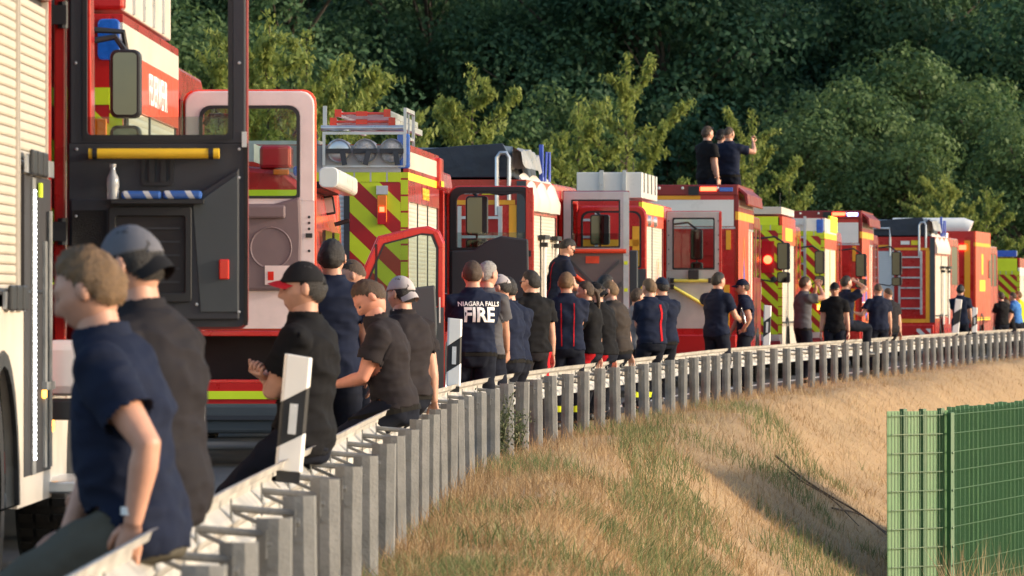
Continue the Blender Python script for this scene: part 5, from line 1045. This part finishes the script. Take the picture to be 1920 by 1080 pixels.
person('man in dark polo next to the bald man on the rail', 1665, 540, 110, 40, 4, 0, arms=('rail', 'lap'), feet=LN, shirt=CHAR, hair=HB, hstyle='crop', ht=1.8)
person('dark haired man in navy standing by the red box truck', 1801, 534, 131, -10, 1, 0, arms=('down', 'lap'), shirt=NAVY, hair=HD, hem=-.1, belt=False)
person('woman in black vest and sunglasses near the far rail', 1886, 562, 142, 110, 10, 0, arms=('lap', 'lap'), feet=LN, shirt=BLK, hair=HB, hstyle='full', glasses='eyes', ht=1.68, sleeve=.05, bulk=.92, belt=False)
person('man in bright blue T-shirt near the far rail', 1899, 548, 145, 60, 8, 0, arms=('lap', 'lap'), feet=LN, shirt=BLUEC, hair=HB, belt=False)
person('man in dark shirt behind the woman in sunglasses', 1877, 548, 148, 30, 2, 0, arms=('cross', 'lap'), shirt=BLK, hair=HB, belt=False)
person('person in yellow hi-vis vest near the far rail', 1909, 546, 149, 70, 4, 0, arms=('lap', 'lap'), shirt=HIVIS, hair=HL, belt=False)
RZ = 2.742
person('man on the truck roof with sunglasses on his head', 1327, 237, 99.0, -48, 0, 0, z0=RZ, ht=1.80, arms=('down', 'lap'), shirt=BLK, hair=HB, hstyle='short', glasses='up', hem=-.1, belt=False, group='men on the truck roof', head=(-10, 0))
person('man in black cap between two others on the roof', 1353, 243, 100.2, -30, 0, 0, z0=RZ, ht=1.78, arms=('lap', 'lap'), shirt=NAVY, hair=HD, cap=CAPK, capback=True, group='men on the truck roof', head=(-20, 0))
person('bald man pointing from the truck roof, hand on hip', 1367, 238, 99.4, -18, 0, 0, z0=RZ, ht=1.80, arms=(((.36, .30, .58), (.9, .2, -.6), 'point'), 'hip'), shirt=NAVY, hair=HB, hstyle='crop', hem=-.02, bulk=1.08, group='men on the truck roof', head=(-18, 0))
# ---------------------------------------------------------------- trees
BARK = mat('bark', (.07, .055, .042), .9, var=.3, scale=8, bump=.6, bscale=30)
def leaf_mat(name, c0, c1, trans=.25):
    m = bpy.data.materials.new(name); m.use_nodes = True; nt = m.node_tree; b = nt.nodes['Principled BSDF']; out = nt.nodes['Material Output']
    at_ = nt.nodes.new('ShaderNodeAttribute'); at_.attribute_name = 'tone'
    oi = nt.nodes.new('ShaderNodeObjectInfo'); ad = nt.nodes.new('ShaderNodeMath'); ad.operation = 'MULTIPLY_ADD'; ad.inputs[1].default_value = .35; nt.links.new(oi.outputs['Random'], ad.inputs[0])
    sc = nt.nodes.new('ShaderNodeMath'); sc.operation = 'MULTIPLY'; sc.inputs[1].default_value = .65; nt.links.new(at_.outputs['Fac'], sc.inputs[0]); nt.links.new(sc.outputs[0], ad.inputs[2])
    mx = nt.nodes.new('ShaderNodeMixRGB'); mx.inputs[1].default_value = (*c0, 1); mx.inputs[2].default_value = (*c1, 1); nt.links.new(ad.outputs[0], mx.inputs[0])
    nt.links.new(mx.outputs[0], b.inputs['Base Color']); b.inputs['Roughness'].default_value = .6; b.inputs['Specular IOR Level'].default_value = .25
    tr = nt.nodes.new('ShaderNodeBsdfTranslucent'); nt.links.new(mx.outputs[0], tr.inputs[0]); ms = nt.nodes.new('ShaderNodeMixShader'); ms.inputs[0].default_value = trans
    nt.links.new(b.outputs[0], ms.inputs[1]); nt.links.new(tr.outputs[0], ms.inputs[2]); nt.links.new(ms.outputs[0], out.inputs[0]); return m
LFOREST = leaf_mat('forest_leaves', (.022, .070, .040), (.115, .20, .085), .4); LMID = leaf_mat('lighter_leaves', (.045, .10, .038), (.15, .215, .075), .4); LYOUNG = leaf_mat('young_cherry_leaves', (.13, .19, .040), (.34, .37, .10), .45)
def leaf_cloud(name, C_, Nn, L_, Wd, m, droop=.3, tone=None):
    """many leaf faces: centres C_, facing Nn; each a folded diamond of two triangles pairs"""
    n = len(C_); d = rng.normal(size=(n, 3)); d[:, 2] -= droop; a = np.cross(Nn, d); a /= np.linalg.norm(a, axis=1)[:, None] + 1e-9; b = np.cross(a, Nn); b /= np.linalg.norm(b, axis=1)[:, None] + 1e-9
    l = (L_ * rng.uniform(.6, 1.35, n))[:, None]; w = (Wd * rng.uniform(.6, 1.35, n))[:, None]
    p0 = C_ - b * l * .5; p1 = C_ + a * w * .5 + Nn * w * .12; p2 = C_ + b * l * .5; p3 = C_ - a * w * .5 + Nn * w * .12
    V = np.stack([p0, p1, p2, p3], 1).reshape(-1, 3); me = bpy.data.meshes.new(name); me.vertices.add(4 * n); me.vertices.foreach_set('co', V.ravel())
    me.loops.add(4 * n); me.loops.foreach_set('vertex_index', np.arange(4 * n)); me.polygons.add(n); me.polygons.foreach_set('loop_start', np.arange(0, 4 * n, 4)); me.polygons.foreach_set('loop_total', np.full(n, 4)); me.update()
    t = me.attributes.new('tone', 'FLOAT', 'POINT'); t.data.foreach_set('value', np.repeat(rng.uniform(0, 1, n) if tone is None else np.clip(tone + rng.normal(0, .16, n), 0, 1), 4)); me.materials.append(m); return me
def big_tree(name, H, rad, nleaf, m, leaf=.24, seed=1):
    r_ = np.random.default_rng(seed); tb = MB(); tb.tube([(0, 0, -.3), (.1, 0, H * .25), (-.1, .1, H * .5), (0, 0, H * .8)], [rad * .075, rad * .055, rad * .04, .03], 8)
    cl = []
    for k in range(34):                               # limbs, each carrying its own leaf clumps
        z = H * r_.uniform(.16, .92); q = r_.uniform(0, 2 * math.pi); pr = math.sin(math.pi * min(1, (z / H) * .9 + .12)) ** .6; e = rad * pr * r_.uniform(.55, 1.05)
        end = np.array([math.cos(q) * e, math.sin(q) * e, z + e * .25]); tb.tube([(0, 0, z * .75), (end[0] * .5, end[1] * .5, z * .75 + (end[2] - z * .75) * .6), tuple(end)], [.10, .06, .02], 5)
        cl.append((end, rad * r_.uniform(.22, .42)))
        for _ in range(2): cl.append((end * np.array([.6, .6, 1]) + r_.normal(size=3) * rad * .22, rad * r_.uniform(.18, .34)))
    C_ = []; Nn = []; per = nleaf // len(cl)
    for c, s in cl:
        d = r_.normal(size=(per, 3)); d /= np.linalg.norm(d, axis=1)[:, None]; rr = s * r_.uniform(.45, 1.0, per) ** .5; p = c + d * rr[:, None] * np.array([1, 1, .72]); C_.append(p); nn = d + r_.normal(size=(per, 3)) * .55; nn[:, 2] += .35; Nn.append(nn / np.linalg.norm(nn, axis=1)[:, None])
    ct = np.repeat(r_.beta(1.2, 1.6, len(cl)), per)
    return tb.mesh('trunk', BARK, True), leaf_cloud('crown', np.concatenate(C_), np.concatenate(Nn), leaf, leaf * .62, m, tone=ct)
def young_tree(H, nbr, seed, m):
    r_ = random.Random(seed); tb = MB(); tb.tube([(0, 0, -.2), (.03, .02, H * .4), (0, 0, H)], [.07, .05, .012], 7); C_ = []; Nn = []
    def sprays(p0, p1, n, w):
        p0 = np.array(p0); p1 = np.array(p1)
        for _ in range(n):
            t = r_.uniform(.1, 1.02); p = p0 + (p1 - p0) * t + np.array([r_.gauss(0, w), r_.gauss(0, w), r_.gauss(-.03, w * .8)]); C_.append(p); nn = np.array([r_.gauss(0, .6), r_.gauss(0, .6), r_.gauss(.5, .4)]); Nn.append(nn / (np.linalg.norm(nn) + 1e-6))
    for k in range(nbr):
        z = H * (.18 + .74 * k / nbr) + r_.uniform(-.1, .1); q = k * 2.4 + r_.uniform(-.4, .4); ln = (H - z) * .40 + .5 * r_.uniform(.6, 1.3); up = r_.uniform(.35, 1.15)
        e = (math.cos(q) * ln, math.sin(q) * ln, z + ln * up); mid = (e[0] * .55, e[1] * .55, z + (e[2] - z) * .42); tb.tube([(0, 0, z), mid, e], [.028, .018, .006], 5); sprays((e[0] * .15, e[1] * .15, z + .1), mid, int(70 * ln), .09); sprays(mid, e, int(140 * ln), .075)
        for _ in range(3):
            t = r_.uniform(.35, .9); b0 = tuple(a * t for a in (e[0], e[1])) + (z + (e[2] - z) * t,); l2 = r_.uniform(.3, .7); qq = q + r_.choice((-1, 1)) * r_.uniform(.5, 1.1); b1 = (b0[0] + math.cos(qq) * l2, b0[1] + math.sin(qq) * l2, b0[2] + l2 * .6); tb.tube([b0, b1], [.010, .004], 4); sprays(b0, b1, int(80 * l2), .07)
    sprays((0, 0, H * .55), (0, 0, H + .1), int(40 * H), .09)
    return tb.mesh('trunk', BARK, True), leaf_cloud('crown', np.array(C_), np.array(Nn), .20, .075, m, droop=2.2)
def plant(name, meshes, X, Y, label, cat, group, sc=1.0, rz=None, sz=None):
    z = float(ground_z(X, Y)); root = empty(name, (X, Y, z), random.uniform(0, 6.28) if rz is None else rz); root.scale = (sc, sc, sz or sc); tag(root, label, cat, group)
    for nm, me_ in zip(('trunk', 'crown'), meshes): o = bpy.data.objects.new(nm, me_); C.objects.link(o); o.parent = root
    return root
FT = [big_tree('forest_tree', h, rd, n, LFOREST, .26, sd) for h, rd, n, sd in ((17, 5.6, 26000, 1), (15, 5.0, 24000, 2), (18.5, 5.2, 26000, 3), (13, 4.6, 20000, 4))]
MT = [big_tree('bushy_tree', h, rd, n, LMID, .21, sd) for h, rd, n, sd in ((9.5, 3.6, 16000, 11), (8.0, 3.3, 14000, 12))]
YT = [young_tree(h, nb, sd, LYOUNG) for h, nb, sd in ((7.2, 17, 21), (7.0, 14, 22), (6.2, 16, 23), (8.0, 13, 24))]
k = 0
for row, (dY, n, z_) in enumerate(((222, 15, 0), (240, 15, 1), (262, 16, 2))):
    for i in range(n):
        px_ = -120 + i * (2160 / (n - 1)) + random.uniform(-45, 45) + (70 if row % 2 else 0); Y = dY + random.uniform(-6, 6); X = (px_ - 960) * Y / F
        plant('forest_tree', FT[(k * 7 + row) % 4], X, Y, ['dense dark green tree in the front row of the forest', 'dense dark green tree in the middle of the forest', 'dense dark green tree at the back of the forest'][row], 'tree', 'forest trees, row %d' % (row + 1), random.uniform(.85, 1.15) * (1 + .12 * row)); k += 1
for px_, yt, Y, mi_, lb in ((1600, 165, 206, 0, 'tall lighter green bushy tree beyond the tall orange trucks'), (1740, 100, 212, 0, 'broadest olive green bushy tree in front of the dark forest'), (1860, 190, 205, 1, 'olive bushy tree above the far end of the queue'), (1500, 240, 203, 1, 'smaller bushy green tree right of the men on the roof'), (1690, 250, 200, 1, 'low bushy green tree above the truck with tarpaulin and ladder'), (360, 30, 200, 0, 'bushy green tree seen past the charcoal door window'), (1060, 200, 204, 1, 'bushy green tree behind the tarpaulin truck'), (1930, 300, 196, 1, 'low bushy tree at the far bend')):
    X = (px_ - 960) * Y / F; zt = EYE + (HOR - yt) * Y / F; h0 = (9.5, 8.0)[mi_]; plant('bushy_tree', MT[mi_], X, Y, lb, 'tree', 'bushy trees before the forest', max(.9, (zt - float(ground_z(X, Y))) / h0))
for px_, yt, Y, mi_, lb in ((505, 62, 128, 0, 'young yellow-green cherry tree above the pink-tinted white door'), (575, 85, 131, 3, 'young cherry tree with spreading top behind the pale door'), (650, 150, 136, 2, 'young cherry tree left of the roof strainers'), (410, 110, 124, 1, 'young cherry tree seen beside the charcoal door'), (885, 155, 148, 0, 'young cherry tree between the strainers and the tarpaulin'), (1175, 125, 164, 3, 'tallest young cherry tree with wide bare forks'), (1085, 205, 160, 1, 'young cherry tree right of the tarpaulin'), (1410, 225, 176, 3, 'young cherry tree behind the pointing man'), (1480, 330, 178, 1, 'young cherry tree above the chevron trucks'), (1770, 345, 190, 2, 'young yellowish tree above the red box truck'), (1850, 365, 192, 1, 'young yellowish tree at the far end')):
    X = (px_ - 960) * Y / F; zt = EYE + (HOR - yt) * Y / F; h0 = (7.2, 7.0, 6.2, 8.0)[mi_]; plant('young_cherry_tree', YT[mi_], X, Y, lb, 'tree', 'young trees beyond the road', (zt - float(ground_z(X, Y))) / (h0 - .2))

# ---------------------------------------------------------------- verge: dry grass, green tufts, weeds, branches
def blade_mat(name, cols):
    m = bpy.data.materials.new(name); m.use_nodes = True; nt = m.node_tree; b = nt.nodes['Principled BSDF']; out = nt.nodes['Material Output']; a = nt.nodes.new('ShaderNodeAttribute'); a.attribute_name = 'tone'; r = nt.nodes.new('ShaderNodeValToRGB'); e = r.color_ramp.elements
    e[0].color = (*cols[0], 1); e[1].color = (*cols[-1], 1)
    for i, c in enumerate(cols[1:-1]): q = e.new((i + 1) / (len(cols) - 1)); q.color = (*c, 1)
    nt.links.new(a.outputs['Fac'], r.inputs[0]); nt.links.new(r.outputs[0], b.inputs['Base Color']); b.inputs['Roughness'].default_value = .75; b.inputs['Specular IOR Level'].default_value = .2
    tr = nt.nodes.new('ShaderNodeBsdfTranslucent'); nt.links.new(r.outputs[0], tr.inputs[0]); ms = nt.nodes.new('ShaderNodeMixShader'); ms.inputs[0].default_value = .3; nt.links.new(b.outputs[0], ms.inputs[1]); nt.links.new(tr.outputs[0], ms.inputs[2]); nt.links.new(ms.outputs[0], out.inputs[0]); return m
DRY = blade_mat('dry_grass', ((.24, .145, .075), (.44, .285, .145), (.57, .41, .23), (.66, .53, .34))); GRN = blade_mat('green_grass', ((.09, .13, .05), (.18, .23, .09), (.34, .33, .16))); DUL = blade_mat('dull_weed', ((.05, .07, .035), (.10, .13, .06), (.22, .22, .15)))
def blades(name, P_, h, w, m, lean=.5, tone=None, label=None):
    n = len(P_); q = rng.uniform(0, 2 * math.pi, n); hh = h * rng.uniform(.45, 1.4, n); dx = np.cos(q); dy = np.sin(q); ln = hh * lean * rng.uniform(.1, 1.3, n); wv = w * rng.uniform(.6, 1.3, n); q2 = rng.uniform(0, math.pi, n); ax = np.stack([np.cos(q2), np.sin(q2) * .5, 0 * q2], -1) * wv[:, None] * .5
    mid = P_ + np.stack([dx * ln * .35, dy * ln * .35, hh * .6], -1); tip = P_ + np.stack([dx * ln, dy * ln, hh], -1)
    V = np.stack([P_ - ax, P_ + ax, mid + ax * .75, mid - ax * .75, tip], 1).reshape(-1, 3); me = bpy.data.meshes.new(name); me.vertices.add(5 * n); me.vertices.foreach_set('co', V.ravel()); o5 = (np.arange(n) * 5)[:, None]
    lp = (o5 + np.array([0, 1, 2, 3, 3, 2, 4])).ravel(); me.loops.add(7 * n); me.loops.foreach_set('vertex_index', lp); me.polygons.add(2 * n); st = (np.arange(n) * 7)[:, None] + np.array([0, 4]); me.polygons.foreach_set('loop_start', st.ravel()); me.polygons.foreach_set('loop_total', np.tile([4, 3], n)); me.update()
    t = me.attributes.new('tone', 'FLOAT', 'POINT'); t.data.foreach_set('value', np.repeat(np.clip(tone if tone is not None else rng.uniform(0, 1, n), 0, 1), 5)); me.materials.append(m); o = bpy.data.objects.new(name, me); C.objects.link(o); o['kind'] = 'stuff'; tag(o, label, 'grass'); return o
def scatter(n, y0, y1, u0, u1, keep=None):
    Y = 1 / rng.uniform(1 / y1, 1 / y0, n); U = rng.uniform(u0, u1, n); X = U + rail_x(Y)
    if keep is not None: k_ = keep(X, Y, U); X, Y, U = X[k_], Y[k_], U[k_]
    return np.stack([X, Y, ground_z(X, Y) - .01], -1), U
def fbm(X, Y, s): return np.array([mnoise.noise(Vector((x * s, y * s * .5, s))) for x, y in zip(X, Y)])
inview = lambda X, Y, U: (X * F / Y + 960 < 2050) & (U > .05)
P_, U_ = scatter(150000, 24, 160, .0, 6.0, inview); n_ = fbm(P_[:, 0], P_[:, 1], 1.1); c_ = fbm(P_[:, 0], P_[:, 1], 4.5); blades('dry_grass', P_, .075 * (.55 + 1.9 * np.clip(c_ + .25, 0, 1)), .007, DRY, 1.2, .5 + .45 * n_ + rng.normal(0, .2, len(P_)), 'short dry straw-coloured grass covering the bank beside the guardrail')
P_, U_ = scatter(80000, 26, 80, .15, 5.0, lambda X, Y, U: inview(X, Y, U)); n_ = fbm(P_[:, 0] + 7, P_[:, 1] + 3, .8) + .5 * np.exp(-((P_[:, 0] - 1.5) / .6) ** 2) + .45 * np.exp(-((P_[:, 0] - 3.2) / .5) ** 2) * (P_[:, 1] > 48); P_ = P_[n_ > .27]; blades('green_grass', P_, .15, .008, GRN, .8, None, 'green grass tufts growing through the dry bank')
P_, U_ = scatter(5000, 26, 90, .15, 4.0, inview); blades('dry_grass_stems', P_, .24, .005, DRY, .5, rng.uniform(.0, .5, len(P_)), 'taller brown dry stems standing among the short grass')
P_, U_ = scatter(7000, 16, 150, .10, .55, inview); blades('rail_foot_grass', P_, .16, .006, DRY, .6, rng.uniform(0, .5, len(P_)), 'brown dry grass at the feet of the guardrail posts')
pf = np.stack([rng.uniform(4.0, 5.2, 900), rng.uniform(49, 54, 900), np.zeros(900)], -1); pf[:, 2] = ground_z(pf[:, 0], pf[:, 1]); blades('tall_dry_grass', pf, .75, .010, DRY, .35, rng.uniform(.3, 1, 900), 'tall dry grass stalks in front of the green fence')
def weed(px_, py_, Y, h, w, n, m, label, name='weed'):
    b = at(px_, py_, Y); z = float(ground_z(b.x, Y)); root = empty(name, (b.x, Y, z)); tag(root, label, 'weed'); tb = MB(); C_ = []; Nn = []
    for k_ in range(14):
        q = random.uniform(0, 6.28); e = (math.cos(q) * w * random.uniform(.2, 1), math.sin(q) * w * random.uniform(.2, 1), h * random.uniform(.55, 1.05)); tb.tube([(0, 0, 0), (e[0] * .4, e[1] * .4, e[2] * .5), e], [.006, .005, .002], 4)
        for _ in range(n // 14): t = random.uniform(.2, 1); C_.append((e[0] * t + random.gauss(0, .03), e[1] * t + random.gauss(0, .03), e[2] * t + random.gauss(0, .03))); v_ = Vector((random.gauss(0, 1), random.gauss(0, 1), .5)).normalized(); Nn.append(tuple(v_))
    o = tb.build('stem', m, root); t_ = o.data.attributes.new('tone', 'FLOAT', 'POINT'); c = bpy.data.objects.new('foliage', leaf_cloud('foliage', np.array(C_), np.array(Nn), .035, .016, m)); C.objects.link(c); c.parent = root
weed(938, 850, 51.5, .62, .26, 900, DUL, 'grey-green bushy weed at the foot of the guardrail posts'); weed(968, 850, 52.5, .45, .2, 500, DUL, 'smaller weed beside the bushy weed at the posts')
weed(1550, 1060, 45.5, .22, .16, 420, GRN, 'bright green small weed on the dry bank'); weed(1530, 1075, 44.8, .12, .14, 200, GRN, 'low green sprout next to the bright green weed')
TWIG = mat('dead_wood', (.10, .065, .045), .9, var=.3, scale=15)
for i, (a, b, r_, lb) in enumerate((((1455, 858), (1668, 1012), .016, 'long thin dead branch lying down the gully'), ((1478, 880), (1610, 985), .011, 'second dead branch beside the long one in the gully'), ((1560, 950), (1672, 1000), .013, 'short dark dead branch near the fence'), ((1500, 905), (1508, 888), .010, 'broken twig sticking up from the gully'))):
    pts = []
    for t in np.linspace(0, 1, 9):
        px_ = a[0] + (b[0] - a[0]) * t; py_ = a[1] + (b[1] - a[1]) * t + 6 * math.sin(t * 6 + i)
        for Y in np.arange(32, 90, .25):                                      # meet the ground along this line of sight
            w_ = at(px_, py_, Y)
            if w_.z < float(ground_z(w_.x, Y)) + .03: break
        pts.append(w_ + Vector((0, 0, .02)))
    o = MB().tube([p - pts[0] for p in pts], [r_ * (1 - .06 * j) for j in range(9)], 6).build('dead_branch', TWIG, None); o.location = pts[0]; tag(o, lb, 'branch')
